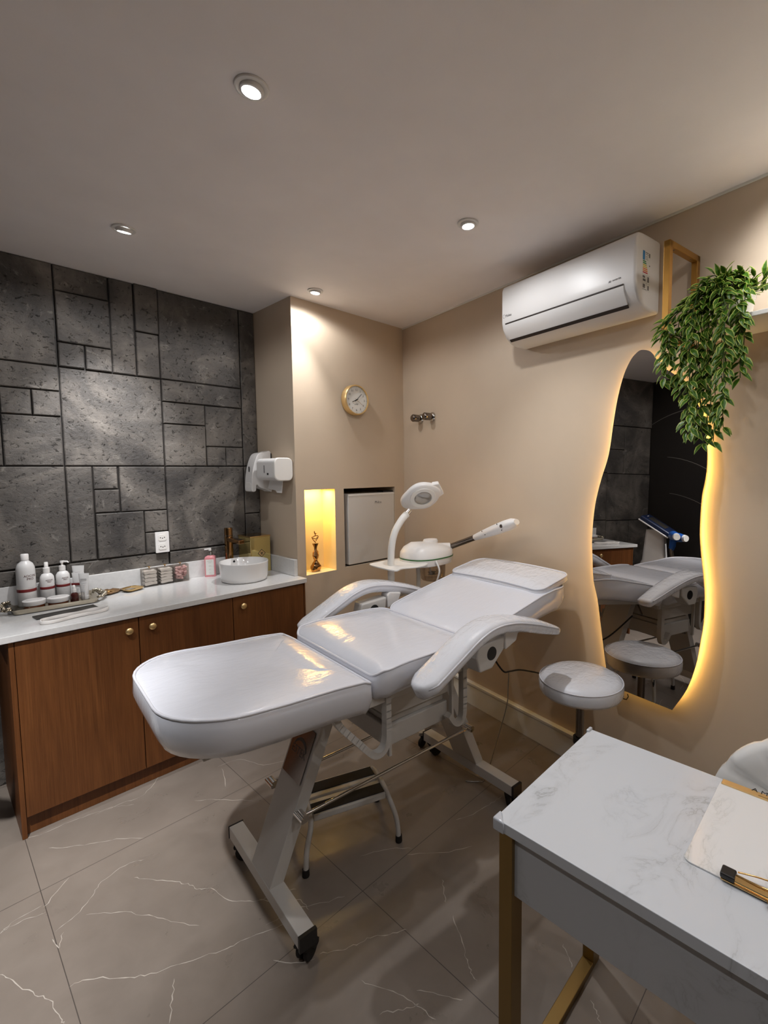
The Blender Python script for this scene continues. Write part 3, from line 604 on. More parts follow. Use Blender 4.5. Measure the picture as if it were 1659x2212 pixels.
# liquid soap
t = thing('soap_bottle', 'square clear bottle of pink liquid soap with a white pump, left of the sink', 'soap bottle', (-1.335, .425, CZ), -.55)
P_ = rrect(-.032, -.026, .032, .026, .006, 3)
MB().loft([[V(a, c_, 0) for a, c_ in P_], [V(a, c_, .118) for a, c_ in P_], [V(a * .9, c_ * .9, .128) for a, c_ in P_], [V(a * .4, c_ * .48, .136) for a, c_ in P_]]).build('bottle_body', 'pinksoap', t, smooth=40)
c = MB().lathe([(.013, .136), (.013, .158), (.006, .160), (.005, .172), (0, .172)], n=20).build('collar', 'chrome', t, smooth=40)
b = MB(); b.lathe([(.0085, .166), (.0085, .182), (0, .183)], n=18); b.bar((.0, 0, .178), (-.032, -.010, .176), .010, .008); b.build('pump_head', 'plastic', c, smooth=40)
l = MB().prism(rrect(-.024, .012, .024, .112, .003, 3), lambda x_, z_, q: V(x_, q, z_), -.0262, -.0268).build('label_sheet', 'labelwhite', t)
for s_, z, sz in (('–––––––', .100, .0085), ('––––––', .090, .006), ('–––––', .068, .006), ('–', .046, .012), ('–––––', .024, .005)): text('label_text', s_, sz, 'ink', l, (0, -.0270, z), (pi / 2, 0, 0))

# ================================================================== ON THE WALLS
# wall outlet on the stone
t = thing('double_wall_outlet', 'white double power outlet on the dark stone wall', 'outlet', (-1.604, D - .026, 1.150))
MB().prism(rrect(-.038, -.063, .038, .063, .005, 3), lambda x_, z_, q: V(x_, q, z_), -.010, 0).build('cover_plate', 'plastic', t, bevel=.0015)
for zc in (-.026, .028):
    s = MB().prism([(-.022, -.012), (-.016, -.019), (.016, -.019), (.022, -.012), (.022, .012), (.016, .019), (-.016, .019), (-.022, .012)], lambda x_, z_, q, zc=zc: V(x_, q, z_ + zc), -.0125, -.010).build('socket', 'plasticw', t)
    b = MB()
    for dx, dz in ((-.011, 0), (.011, 0), (0, -.004)): b.lathe([(0, 0), (.0032, 0)], n=10, c=(dx, -.0128, zc + dz), mtx=Matrix.Rotation(pi / 2, 4, 'X'))
    b.build('pin_hole', 'black', s)
# wall clock
t = thing('wall_clock', 'round white wall clock with a gold rim, showing eight minutes past eight', 'clock', (-.488, -.0005, 2.062))
RX = Matrix.Rotation(pi / 2, 4, 'X')
MB().lathe([(.098, 0), (.104, .004), (.104, .044), (.100, .050), (.094, .050), (.0935, .040)], n=64, mtx=RX, cap=False).build('rim', 'brasslight', t, smooth=40)
MB().lathe([(0, .038), (.094, .038)], n=64, mtx=RX).build('dial', 'labelwhite', t)
for k in range(12):
    a = pi / 2 - 2 * pi * (k + 1) / 12; text('numeral', str(k + 1), .021, 'grey', t, (.069 * cos(a), -.0385, .069 * sin(a) - .0075), (pi / 2, 0, 0))
b = MB()
for k in range(12):
    a = pi / 2 - 2 * pi * k / 12; b.bar((.084 * cos(a), -.0386, .084 * sin(a)), (.090 * cos(a), -.0386, .090 * sin(a)), .0016, .0006, up=(0, 1, 0))
b.build('minute_marks', 'grey', t)
text('dial_mark', 'B', .013, 'grey', t, (-.012, -.0385, -.036), (pi / 2, 0, 0)); 
b = MB(); b.bar((-.004, -.0386, -.027), (.016, -.0386, -.027), .002, .0004, up=(0, 1, 0)); b.bar((-.004, -.0386, -.032), (.012, -.0386, -.032), .002, .0004, up=(0, 1, 0)); b.build('dial_print', 'grey', t)
def hand(nm, ang, l, w, y, m='black', tail=.016):
    a = pi / 2 - radians(ang); b = MB(); b.bar((-tail * cos(a), y, -tail * sin(a)), (l * cos(a), y, l * sin(a)), w, .0008, up=(0, 1, 0)); b.build(nm, m, t)
hand('hour_hand', 245, .040, .0045, -.0405); hand('minute_hand', 46, .062, .0032, -.0418); hand('second_hand', 122, .060, .0012, -.0430, 'brass')
MB().lathe([(0, .038), (.004, .038), (.004, .0445), (0, .0445)], n=16, mtx=RX).build('hub', 'black', t)
# figurine in the lit niche
t = thing('abstract_figurine', 'twisted bronze-gold abstract figure with raised arms in the glowing niche', 'figurine', (-.782, .062, NZ0 + .0012), .1)
prof = [(0, .030), (.015, .036), (.035, .0395), (.055, .030), (.078, .0175), (.095, .028), (.110, .034), (.128, .026), (.150, .0100), (.165, .0105), (.182, .018), (.190, .024), (.235, .026)]
rings = []
for k in range(40):
    z = .235 * k / 39
    for (z0, r0), (z1, r1) in zip(prof, prof[1:]):
        if z0 <= z <= z1 + 1e-6: f = (z - z0) / (z1 - z0); f = f * f * (3 - 2 * f); r = r0 + (r1 - r0) * f
    tw = -z * 22; el = .72
    row = []
    for i in range(24):
        a = 2 * pi * i / 24; q = r * (1 + .20 * cos(2 * (a - tw)) + .07 * cos(4 * (a - tw))) / 1.2; row.append(V(q * cos(a), q * el * sin(a), z))
    rings.append(row)
b = MB(); b.loft(rings[:33]); b.build('body', 'bronze', t, smooth=50)
b = MB(); b.tube(smoothline([(.002, 0, .198), (-.020, 0, .222), (-.027, 0, .238), (-.010, 0, .242), (.008, .002, .244), (.024, 0, .240), (.022, 0, .228), (.012, 0, .218), (.004, 0, .208)], 5), .0032, 8); b.tube([(-.020, 0, .232), (0, 0, .222), (.02, 0, .232)], .003, 8); b.build('raised_arms', 'bronze', t, smooth=60)
b = MB(); b.tube([(.000, 0, .243), (.001, 0, .255)], .0028, 8); b.tube(smoothline([(-.006, 0, .278), (-.004, 0, .264), (.006, 0, .258), (.016, 0, .264)], 5), [.0015, .0022, .003, .0036, .004, .0046, .005, .0048, .0045, .004, .0036, .003, .0028, .0024, .002, .0015][:16], 10); b.build('head', 'bronze', t, smooth=60)
# niche lamp: a warm strip inside the top of the niche
t = thing('niche_light_strip', 'warm glowing strip hidden along the top of the wall niche', 'light', (-.776, .075, NZ1 - .004))
b = MB(); b.box(-.10, .060, .000, .10, .066, .003); o = b.build('diffuser', 'led', t)
ld = bpy.data.lights.new('niche_lamp', 'AREA'); ld.shape = 'RECTANGLE'; ld.size = .2; ld.size_y = .09; ld.energy = 1.15; ld.color = (1.0, .68, .22)
lo = bpy.data.objects.new('lamp', ld); COL.objects.link(lo); lo.parent = t; lo.location = (0, -.0, -.006)
# mini fridge in its recess
t = thing('mini_fridge', 'pale enamel mini fridge built into the wall recess', 'fridge', (-.33, .03, FZ0 + .001))
FX = -.33
MB().box(-.545 - FX, .024, .006, -.1015 - FX, .42, .512).build('cabinet_body', 'fridge', t, bevel=.004)
d_ = MB().box(-.543 - FX, -.024, .008, -.1012 - FX, .020, .512).build('door', 'fridge', t, bevel=.006, seg=3)
MB().box(-.540 - FX, -.026, .498, -.1045 - FX, -.0235, .508).build('handle_groove', 'plasticw', d_)
MB().box(-.20 - FX, -.010, .5125, -.1015 - FX, .06, .522).build('hinge_cover', 'black', t)
MB().box(-.545 - FX, -.015, 0, -.1015 - FX, .40, .006).build('foot_rail', 'black', t)
text('door_badge', 'Philco', .027, 'grey', d_, (-.265 - FX, -.0245, .433), (pi / 2, 0, 0))
# dispensers on the column
CR = -pi / 2     # local x to the right along the column (-y), local y into the wall (+x)
t = thing('paper_towel_dispenser', 'rounded white paper dispenser with a sheet hanging out, near the column edge', 'dispenser', (-W - .001, .138, 1.585), CR)
P_ = rrect(-.126, -.070, 0, .070, .032, 6)     # (out, z)
MB().prism(P_, lambda y_, z_, q: V(q, y_, z_), -.118, .085).build('body', 'plastic', t, bevel=.004, smooth=40)
MB().prism(rrect(-.130, -.073, -.001, .073, .036, 6), lambda y_, z_, q: V(q, y_, z_), .0855, .118).build('end_cap', 'plasticw', t, bevel=.006, seg=3, smooth=40)
b = MB(); b.box(-.020, -.1285, -.022, -.013, -.126, .026); b.build('sight_slot', 'grey', t)
b = MB(); b.box(.018, -.1285, -.034, .035, -.126, -.023); b.build('badge', 'black', t)
b = MB()
pp = [(-.085, -.052, -.070), (.075, -.052, -.070), (.072, -.060, -.150), (.010, -.058, -.150), (-.010, -.056, -.135), (-.115, -.054, -.128)]
vs = [V(*p) for p in pp] + [V(x, y + .0025, z) for x, y, z in pp]; n = len(pp)
b.faces(vs, [tuple(range(n)), tuple(range(2 * n - 1, n - 1, -1))] + [(i, (i + 1) % n, (i + 1) % n + n, i + n) for i in range(n)]); b.build('paper_sheet', 'towel', t)
t = thing('soap_dispenser', 'tall curved white soap dispenser on the column, next to the stone wall', 'dispenser', (-W - .001, .335, 1.57), CR)
side = smoothline([(0, .118, 0), (-.045, .130, 0), (-.095, .115, 0), (-.125, .050, 0), (-.140, -.020, 0), (-.145, -.070, 0), (-.145, -.125, 0), (-.118, -.125, 0), (-.112, -.085, 0), (-.085, -.105, 0), (-.03, -.122, 0), (0, -.115, 0)], 4, True)
MB().prism([(p.x, p.y) for p in side], lambda y_, z_, q: V(q, y_, z_), -.048, .048).build('body', 'plastic', t, bevel=.008, seg=3, smooth=50)
MB().box(-.050, -.008, -.10, .052, -.001, .124).build('wall_plate', 'black', t, bevel=.003)
b = MB(); b.box(-.004, -.1395, .000, .004, -.136, .035); b.build('sight_slot', 'black', t, rot=(0, 0, 0))
b = MB(); b.prism(rrect(-.147, -.128, -.119, -.070, .004, 3), lambda y_, z_, q: V(q, y_, z_), -.030, .030); b.build('push_lever', 'plasticw', t, bevel=.002)

# ================================================================== AIR CONDITIONER on the right wall
AS0, AS1 = 1.236, 1.998; AC_ = (AS0 + AS1) / 2; hl = (AS1 - AS0) / 2
t = wthing('air_conditioner', 'white split air conditioner high on the right wall', 'air conditioner', AC_, 2.246)
P_ = smoothline([(-.002, .304, 0), (-.10, .306, 0), (-.17, .303, 0), (-.196, .285, 0), (-.200, .24, 0), (-.200, .11, 0)], 4)
body = [(p.x, p.y) for p in P_] + [(-.192, .075), (-.165, .035), (-.125, .008), (-.08, .0), (-.002, .0)]
MB().prism(body, lambda y_, z_, q: V(q, y_, z_), -hl, hl).build('housing', 'plastic', t, bevel=.012, seg=4, smooth=50)
fx0, fx1 = -hl + .030, hl - .055
b = MB(); b.box(fx0, -.2015, .098, fx1, -.190, .1035); b.build('air_slot', 'gapshade', t)  # solid dark strip, its colour standing for the shade in the slot
b = MB(); fl_ = [(-.2005, .096), (-.198, .078), (-.184, .050), (-.164, .024), (-.160, .028), (-.178, .054), (-.190, .080), (-.192, .096)]
b.prism(fl_, lambda y_, z_, q: V(q, y_, z_), fx0, fx1); b.build('air_flap', 'plastic', t, smooth=40)
b = MB(); b.prism([(-.163, .023), (-.150, .012), (-.146, .016), (-.158, .027)], lambda y_, z_, q: V(q, y_ - .0035, z_), fx0, fx1); b.build('outlet_gap', 'gapshade', t)  # another dark strip, painting the shade under the flap
text('maker_badge', 'Midea', .019, 'grey', t, (-hl + .052, -.2012, .135), (pi / 2, 0, 0)); b = MB()
for k in range(14):
    a0, a1 = radians(60 + 230 * k / 14), radians(60 + 230 * (k + 1) / 14)
    b.faces([V(-hl + .022 + r_ * cos(a), -.2012, .142 + r_ * sin(a)) for a, r_ in ((a0, .0095), (a1, .0095), (a1, .0078), (a0, .0078))], [(0, 1, 2, 3)])
b.build('badge_arc', 'grey', t)
text('model_mark', 'INVERTER', .009, 'grey', t, (hl - .085, -.2012, .128), (pi / 2, 0, 0)); text('model_mark', 'AI', .013, 'grey', t, (hl - .118, -.2012, .126), (pi / 2, 0, 0))
# energy label on the side: local y-z plane at x = hl
eg = MB().prism(rrect(-.150, .075, -.088, .235, .003, 2), lambda y_, z_, q: V(q, y_, z_), hl + .0003, hl + .0008).build('energy_label', 'labelwhite', t)
def lb(nm, m, rects, mi=0):
    b = MB()
    for y0, z0, y1, z1 in rects: b.box(hl + .0008, y0, z0, hl + .0012, y1, z1)
    b.build(nm, m, eg)
lb('label_patch', 'labelblue', [(-.150, .197, -.134, .234)])
lb('label_line', 'grey', [(-.130, .228, -.106, .231), (-.130, .222, -.104, .224), (-.102, .214, -.092, .231), (-.130, .214, -.108, .2155), (-.130, .208, -.110, .2095), (-.130, .202, -.108, .2035)])
for k, (m_, w_) in enumerate((('lab_g', .024), ('lab_g', .027), ('lab_y', .030), ('lab_y', .033), ('lab_o', .036), ('lab_o', .037), ('lab_r', .038))): lb('energy_bar', m_, [(-.148, .190 - k * .0075, -.148 + w_, .1945 - k * .0075)])
lb('label_line', 'grey', [(-.150, .1385, -.090, .139), (-.116, .075, -.1155, .138), (-.148, .125, -.130, .134), (-.146, .112, -.125, .121), (-.110, .112, -.098, .134), (-.148, .105, -.092, .1055), (-.146, .084, -.128, .100), (-.108, .080, -.098, .098), (-.147, .078, -.115, .080)])
lb('label_mark', 'black', [(-.098, .178, -.093, .184)])
# chrome wall valves
for k, s in enumerate((.232, .372)):
    t = wthing('chrome_wall_valve', ('chrome wall knob nearer the room corner, on the right wall', 'chrome wall knob farther from the room corner, on the right wall')[k], 'wall valve', s, 1.952, 0, 'chrome wall valves')
    MB().lathe([(.034, .001), (.032, .008), (.024, .016), (.012, .018)], n=28, mtx=RX).build('rose', 'chrome', t, smooth=50)
    MB().lathe([(.012, .017), (.012, .026), (.026, .028), (.027, .075), (.020, .083), (.0, .084)], n=20, mtx=RX, ).build('knob', 'darkchrome', t, smooth=50)

# ================================================================== BACKLIT MIRROR
MP = [(1.938, 2.104), (1.976, 2.088), (2.004, 2.049), (2.03, 2.013), (2.079, 1.977), (2.134, 1.923), (2.182, 1.845), (2.212, 1.767), (2.224, 1.698), (2.231, 1.643), (2.232, 1.576), (2.227, 1.52), (2.218, 1.459), (2.215, 1.365), (2.217, 1.285), (2.227, 1.197), (2.236, 1.137), (2.245, 1.05), (2.245, .937), (2.235, .844), (2.222, .75), (2.189, .633), (2.132, .521), (1.902, .520), (1.822, .520), (1.808, .583), (1.792, .662), (1.767, .806), (1.744, .931), (1.719, 1.018), (1.709, 1.138), (1.704, 1.228), (1.712, 1.363), (1.728, 1.453), (1.749, 1.531), (1.784, 1.644), (1.805, 1.8), (1.824, 1.914), (1.851, 2.01), (1.883, 2.071), (1.914, 2.099)]
mo = [V(s - 1.97, z - 1.30, 0) for s, z in MP]
iA = 22; iB = 24
curve = smoothline([mo[i % 41] for i in range(24, 24 + 40)], 4)       # bottom left round the top to bottom right
curve = curve
t = wthing('wavy_mirror', 'tall wavy frameless mirror on the right wall with a warm glow behind its edge', 'mirror', 1.97, 1.30, 0)
g = MB(); g.prism([(p.x, p.y) for p in curve], lambda x_, z_, q: V(x_, q, z_), -.0025, .0025)
mg = g.build('mirror_pane', 'mirror', t, loc=(0, -.0345, 0), rot=(-.015, 0, -.026))
b = MB(); cen = V(0, 0, 0); r_in = [p * .93 for p in curve]
b.prism([(p.x, p.y) for p in r_in], lambda x_, z_, q: V(x_, q, z_), -.024, -.002); b.build('backing_board', 'shelfwhite', t)
b = MB(); loop = [V(p.x * .945, -.016, p.y * .945) for p in curve]; loop.append(loop[0])
for p, q in zip(loop, loop[1:]):
    if (q - p).length > 1e-5: b.faces([p + V(0, -.004, 0), q + V(0, -.004, 0), q + V(0, .004, 0), p + V(0, .004, 0)], [(0, 1, 2, 3)])
b.build('light_strip', 'led', t)

# ================================================================== SHELF, BRACKET, PLANT
t = wthing('wall_shelf', 'white shelf on the right wall carrying the trailing plant', 'shelf', 2.9, 2.080)
MB().box(-.745, -.250, 0, .75, -.001, .016).build('board', 'shelfwhite', t, bevel=.002)
def bracket(s, label):
    t = wthing('shelf_bracket', label, 'bracket', s, 2.060, 0, 'gold shelf brackets'); w = .024; h = .375; d = .252
    b = MB(); b.box(-w / 2, -d, 0, w / 2, -d + w, h); b.box(-w / 2, -w, 0, w / 2, -.0005, h); b.box(-w / 2, -d, h - w, w / 2, -.0005, h + .0002); b.box(-w / 2, -d, 0, w / 2, -.0005, .0185)
    b.build('bracket_frame', 'brass', t, bevel=.0015)
    b = MB()
    for y_ in (-.20, -.06): b.lathe([(0, -.0004), (.004, -.0004), (.004, 0), (0, 0)], n=10, c=(0, y_, h - w))
    b.build('screw', 'darkchrome', t)
bracket(2.150, 'gold rectangular shelf bracket standing up beside the air conditioner')
rr = random.Random(11)
t = wthing('trailing_plant', 'green and yellow-edged trailing plant hanging over the shelf beside the mirror', 'plant', 2.35, 2.0965, .14)
pot = MB().lathe([(.0, 0), (.050, 0), (.060, .075), (.064, .078), (.064, .090), (.058, .090), (.052, .075), (0, .075)], n=32).build('plant_pot', 'plasticw', t, smooth=40, loc=(0, 0, 0))
MB_st = MB(); MB_lf = MB()
def leaf(b, base, d, up, L_, w):
    d = d.normalized(); side = d.cross(up); side = side.normalized() if side.length > 1e-4 else d.orthogonal().normalized(); up = side.cross(d)
    st = [(0, 0, 0), (.22, .38, .06), (.48, .5, .08), (.76, .30, .02), (1.0, 0, -.10)]
    L0 = [base + d * L_ * a - side * w * c_ + up * L_ * z for a, c_, z in st]; R0 = [base + d * L_ * a + side * w * c_ + up * L_ * z for a, c_, z in st]
    Li = [base + d * L_ * (a * .93 + .02) - side * w * c_ * .74 + up * L_ * (z * .9 - .01) for a, c_, z in st]; Ri = [base + d * L_ * (a * .93 + .02) + side * w * c_ * .74 + up * L_ * (z * .9 - .01) for a, c_, z in st]
    Mi = [base + d * L_ * (a * .95 + .01) + up * L_ * (z - .05) for a, c_, z in st]
    for k in range(1, 4):
        pass
    P = L0[:1] + L0[1:4] + R0[1:4] + L0[4:] + Li[1:4] + Ri[1:4] + Mi
    # 0 base, 1-3 left, 4-6 right, 7 tip, 8-10 inner left, 11-13 inner right, 14-18 mid
    bv = [b.bm.verts.new(v) for v in P]
    def F(ix, mi): b.bm.faces.new([bv[i] for i in ix]).material_index = mi
    F((0, 1, 8), 1); F((1, 2, 9, 8), 1); F((2, 3, 10, 9), 1); F((3, 7, 10), 1)
    F((0, 11, 4), 1); F((4, 11, 12, 5), 1); F((5, 12, 13, 6), 1); F((6, 13, 7), 1)
    F((0, 8, 15, 11), 0); F((8, 9, 16, 15), 0); F((9, 10, 17, 16), 0); F((11, 15, 16, 12), 0); F((12, 16, 17, 13), 0); F((10, 7, 17), 0); F((13, 17, 7), 0)
# strands: (end along wall, drop end z, end off) relative to the pot at s=2.33, off .14, z=2.0965
strands = []
for k in range(13):
    es = 2.20 + .20 * (k / 12) + .02 * (rr.random() - .5); zt = 1.70 + .10 * rr.random()
    if es < 2.22: zt = 1.82 + .10 * rr.random()
    if es > 2.38: zt = 1.86 + .08 * rr.random()
    strands.append((es, zt, .20 + .07 * rr.random()))
strands += [(2.160, 1.90, .25), (2.175, 1.97, .26), (2.30, 1.665, .23), (2.33, 1.67, .22), (2.27, 1.70, .24), (2.24, 1.74, .24), (2.36, 1.72, .22), (2.405, 1.95, .20), (2.40, 2.0, .24), (2.16, 2.0, .22)]
for es, ze, eo in strands:
    p0 = V((rr.random() - .5) * .06, (rr.random() - .5) * .05, .085)
    side0 = V((es - 2.35) * .75, -(eo - .14) * .8, 0)
    p1 = p0 + side0 * .6 + V((rr.random() - .5) * .05, -.02, .03 + .05 * rr.random()); p2 = V(es - 2.35 + (rr.random() - .5) * .03, -(eo - .14) - .025, .02 + .02 * rr.random()); p4 = V(es - 2.35, -(eo - .14) - .01, ze - 2.0965)
    p3 = p2.lerp(p4, .5) + V((rr.random() - .5) * .035, -.01 * rr.random(), 0)
    path = smoothline([p0, p1, p2, p3, p4], 8); MB_st.tube(path, .0016, 5)
    for k in range(5, len(path)):
        d = (path[k] - path[k - 1]).normalized()
        for q in range(2 if rr.random() < .25 else 1):
            a = rr.random() * 2 * pi; o_ = d.orthogonal().normalized(); sd = o_ * cos(a) + d.cross(o_) * sin(a)
            if sd.y > .3: sd.y *= -.4
            dd = (d * .65 + sd * .9 + V(0, -.15, -.18)).normalized(); leaf(MB_lf, path[k] + sd * .002, dd, V(0, -.75, .65) + sd * .25, .040 + .018 * rr.random(), .017 + .006 * rr.random())
for k in range(30):      # the bushy crown above the pot
    a = rr.random() * 2 * pi; el = radians(5 + 60 * rr.random()); r_ = .045 + .075 * rr.random()
    d = V(cos(a) * cos(el) * .9 - .02, sin(a) * cos(el) * .8 - .15, sin(el) * .75); p1 = V(.03, 0, .08) + d * r_; MB_st.tube([V(0, 0, .08), V(.02, 0, .09) + d * r_ * .5, p1], .0014, 5)
    for q in range(4):
        a2 = rr.random() * 2 * pi; dd = (d + V(cos(a2), sin(a2), .1) * .8).normalized(); leaf(MB_lf, p1 - d * .012 * q, dd, V(0, -.4, .9), .036 + .018 * rr.random(), .015 + .006 * rr.random())
for q in range(3): leaf(MB_lf, V(.10 + .015 * q, -.04, .13), V(.15 + .15 * q, -.2, 1), V(0, -1, .2), .05, .018)
MB_st.build('vine_stems', 'stem', t, smooth=60); MB_lf.build('foliage', ['leaf', 'leafedge'], t)
# ================================================================== TREATMENT BED (local u to the head, v away from the camera)
BED = thing('treatment_bed', 'white reclining treatment bed wrapped in clear film, with two padded arms', 'treatment bed', (-1.27, -1.187, 0), -.0969)
def interp(tab, x):
    if x <= tab[0][0]: return tab[0][1]
    for (a, p), (b_, q) in zip(tab, tab[1:]):
        if x <= b_: f = (x - a) / (b_ - a); return p + (q - p) * f
    return tab[-1][1]
def cushion(name, outline, top, thick, crown, material, hollow=None, pip=.0045, rad=.018, parent=BED, side_in=.03):
    """outline (u, v) closed; top(u, v) -> z of the upper edge; thick(u) thickness"""
    n = len(outline); cu = sum(p[0] for p in outline) / n; cv = sum(p[1] for p in outline) / n
    def inset(d):
        out = []
        for i in range(n):
            a, b_ = Vector(outline[i - 1]), Vector(outline[(i + 1) % n]); d_ = (b_ - a)
            d_ = d_.normalized() if d_.length > 1e-9 else Vector((1, 0)); nn = Vector((-d_.y, d_.x)); p = Vector(outline[i]) + nn * d; out.append((p.x, p.y))
        return out
    rings = []
    def ring(pts, f): rings.append([V(u, v, f(u, v)) for u, v in pts])
    ring(inset(side_in + .02), lambda u, v: top(u, v) - thick(u)); ring(inset(side_in * .6), lambda u, v: top(u, v) - thick(u) + .004)
    ring(inset(.008), lambda u, v: top(u, v) - thick(u) * .78); ring(inset(-.004), lambda u, v: top(u, v) - thick(u) * .45); ring(inset(-.001), lambda u, v: top(u, v) - .008)
    ring(inset(.003), lambda u, v: top(u, v) - .001)
    for d in (.010, .022): ring(inset(d), lambda u, v, d=d: top(u, v) + crown * (1 - (1 - d / .14) ** 2))
    base = inset(.022); steps = 9
    for k in range(1, steps + 1):
        f = 1 - k / steps * .999
        pts = [(cu + (u - cu) * f, cv + (v - cv) * f) for u, v in base]
        def zz(u, v, f=f): return top(u, v) + crown * (1 - (1 - min(1, (1 - f) * 1.9 + .16)) ** 2) - (hollow(u, v) if hollow else 0) * (1 - f) ** .8
        ring(pts, zz)
    o = MB().loft(rings).build(name, material, parent, smooth=180)
    if pip:
        MB().tube([V(u, v, top(u, v) + .0015) for u, v in inset(.002)], pip, 8, closed=True).build('piping', 'piping', o, smooth=180)
    return o
def rsample(pts, m=4):
    """subdivide a closed polygon so rings have even points"""
    out = []
    for i in range(len(pts)):
        a, b_ = Vector(pts[i]), Vector(pts[(i + 1) % len(pts)]); k = max(1, int((b_ - a).length / .035))
        for j in range(k): q = a.lerp(b_, j / k); out.append((q.x, q.y))
    return out
def rounded(x0, y0, x1, y1, rr4, n=9):
    p = []
    for (cx, cy, sx, sy, a, r) in ((x1, y1, -1, -1, 0, rr4[0]), (x0, y1, 1, -1, pi / 2, rr4[1]), (x0, y0, 1, 1, pi, rr4[2]), (x1, y0, -1, 1, 3 * pi / 2, rr4[3])):
        c = (cx + sx * r, cy + sy * r)
        for k in range(n + 1): t_ = a + pi / 2 * k / n; p.append((c[0] + r * cos(t_), c[1] + r * sin(t_)))
    return rsample(p)
foot_t = [(-.93, .908), (-.80, .902), (-.60, .886), (-.42, .878), (-.32, .868), (-.27, .838)]
seat_t = [(-.285, .845), (-.24, .880), (-.15, .888), (.05, .886), (.15, .882), (.235, .872)]
back_t = [(.22, .860), (.30, .892), (.45, .925), (.60, .955), (.70, .975), (.80, .985), (.95, .985)]
hw = .325
legc = cushion('leg_cushion', rounded(-.905, -hw, -.275, hw, (.05, .20, .20, .05)), lambda u, v: interp(foot_t, u), lambda u: .118, .014, 'vinyl', hollow=lambda u, v: .012 if -.75 < u < -.4 else 0)
cushion('seat_cushion', rounded(-.268, -hw, .232, hw, (.04, .06, .06, .04)), lambda u, v: interp(seat_t, u), lambda u: .108, .012, 'vinyl')
cushion('back_cushion', rounded(.238, -.315, .935, .315, (.10, .05, .05, .10)), lambda u, v: interp(back_t, u), lambda u: .115, .012, 'vinyl')
hp = cushion('headrest_pillow', rounded(.69, -.300, .955, .335, (.07, .07, .05, .05)), lambda u, v: .992 + (u - .69) * .17 + .01 * (1 - (v / .3) ** 2), lambda u: .042, .020, 'film', side_in=.02)
# padded armrests
def armrest(sv, label):
    path = smoothline([(-.185, .0, .822), (-.12, 0, .853), (-.02, 0, .903), (.085, 0, .953), (.18, 0, .972), (.29, 0, .960), (.42, 0, .925), (.54, 0, .885), (.615, 0, .858)], 5)
    rings = []; m = len(path)
    for k, p in enumerate(path):
        d = (path[min(k + 1, m - 1)] - path[max(k - 1, 0)]).normalized(); up = V(-d.z, 0, d.x)
        f0 = k / (m - 1); w = .060 * (min(1, (f0 / .10)) ** .5 if f0 < .10 else 1) * (1 - .30 * max(0, (f0 - .55) / .45)) ; w = max(w, .012)
        if k == 0 or k == m - 1: w *= .55
        th = .030 if f0 < .8 else .030 - .012 * (f0 - .8) / .2
        if k == 0 or k == m - 1: th *= .6
        sec = []
        for i in range(20):
            a = 2 * pi * i / 20; c_, s_ = cos(a), sin(a); ex = .62
            sec.append(p + V(0, 1, 0) * w * math.copysign(abs(c_) ** ex, c_) + up * th * math.copysign(abs(s_) ** ex, s_))
        rings.append(sec)
    o = MB().loft(rings).build('armrest', 'film', BED, smooth=180, loc=(0, sv * .425, 0))
    pts = [(V(p.x, -sv * 0 - .062 * 1, p.z)) for p in path[2:-2]]
    pp_ = []
    for k, p in enumerate(path[2:-2]):
        f0 = (k + 2) / (m - 1); w = .060 * (1 - .30 * max(0, (f0 - .55) / .45)); w *= min(1, (f0 / .10)) ** .5 if f0 < .10 else 1; pp_.append(V(p.x, -w, p.z + .012))
    MB().tube(pp_, .0035, 8).build('piping', 'piping', o, smooth=180)
    # bracket that carries the arm
    b = MB(); b.prism([(.13, .80), (.20, .80), (.27, .86), (.275, .915), (.12, .905), (.11, .86)], lambda u, z, q: V(u, q, z), -.035, .035)
    br = b.build('arm_bracket', 'bedmetal', BED, bevel=.008, seg=3, loc=(0, sv * .395, 0))
    MB().lathe([(.026, -.037), (.029, -.030), (.029, .030), (.026, .037)], n=28, mtx=Matrix.Rotation(pi / 2, 4, 'X'), c=(.195, 0, .862)).build('joint_disc', 'black', br, smooth=40)
    b = MB(); b.prism([(.285, .85), (.355, .872), (.375, .92), (.30, .935), (.282, .92)], lambda u, z, q: V(u, q, z), -.030, .030); b.build('joint_cover', 'plastic', br, bevel=.006)
armrest(-1, ''); armrest(1, '')
# frame
zb = .795
b = MB()
for sv in (-1, 1):
    b.box(-.80, sv * .20 - .012, .745, -.28, sv * .20 + .012, .775)
    b.box(-.27, sv * .255 - .014, .740, .24, sv * .255 + .014, .775)
    b.bar((.24, sv * .20, .775), (.85, sv * .20, .845), .024, .03)
for u in (-.78, -.5, -.29): b.box(u - .012, -.21, .75, u + .012, .21, .773)
for u in (-.26, .0, .23): b.box(u - .012, -.262, .742, u + .012, .262, .772)
b.build('under_frame', 'bedmetal', BED, bevel=.002)
for sv in (-1, 1):      # looped flat side brackets
    pts = smoothline([(-.190, sv * .262, .775), (-.190, sv * .262, .66), (-.192, sv * .262, .60), (-.205, sv * .262, .568), (-.232, sv * .262, .556), (-.262, sv * .262, .570), (-.31, sv * .262, .625), (-.385, sv * .262, .715), (-.40, sv * .262, .745)], 5)
    b = MB()
    for p, q in zip(pts, pts[1:]): b.bar(p, q + (q - p) * .15, .022, .030, up=(0, 1, 0) if abs((q - p).normalized().z) < 2 else (0, 1, 0))
    b.build('side_loop', 'bedmetal', BED)
    pts = smoothline([(.205, sv * .262, .775), (.205, sv * .262, .60), (.200, sv * .262, .545), (.180, sv * .262, .525), (.150, sv * .262, .535), (.12, sv * .262, .575)], 5); b = MB()
    for p, q in zip(pts, pts[1:]): b.bar(p, q + (q - p) * .15, .022, .028, up=(0, 1, 0))
    b.build('side_loop', 'bedmetal', BED)
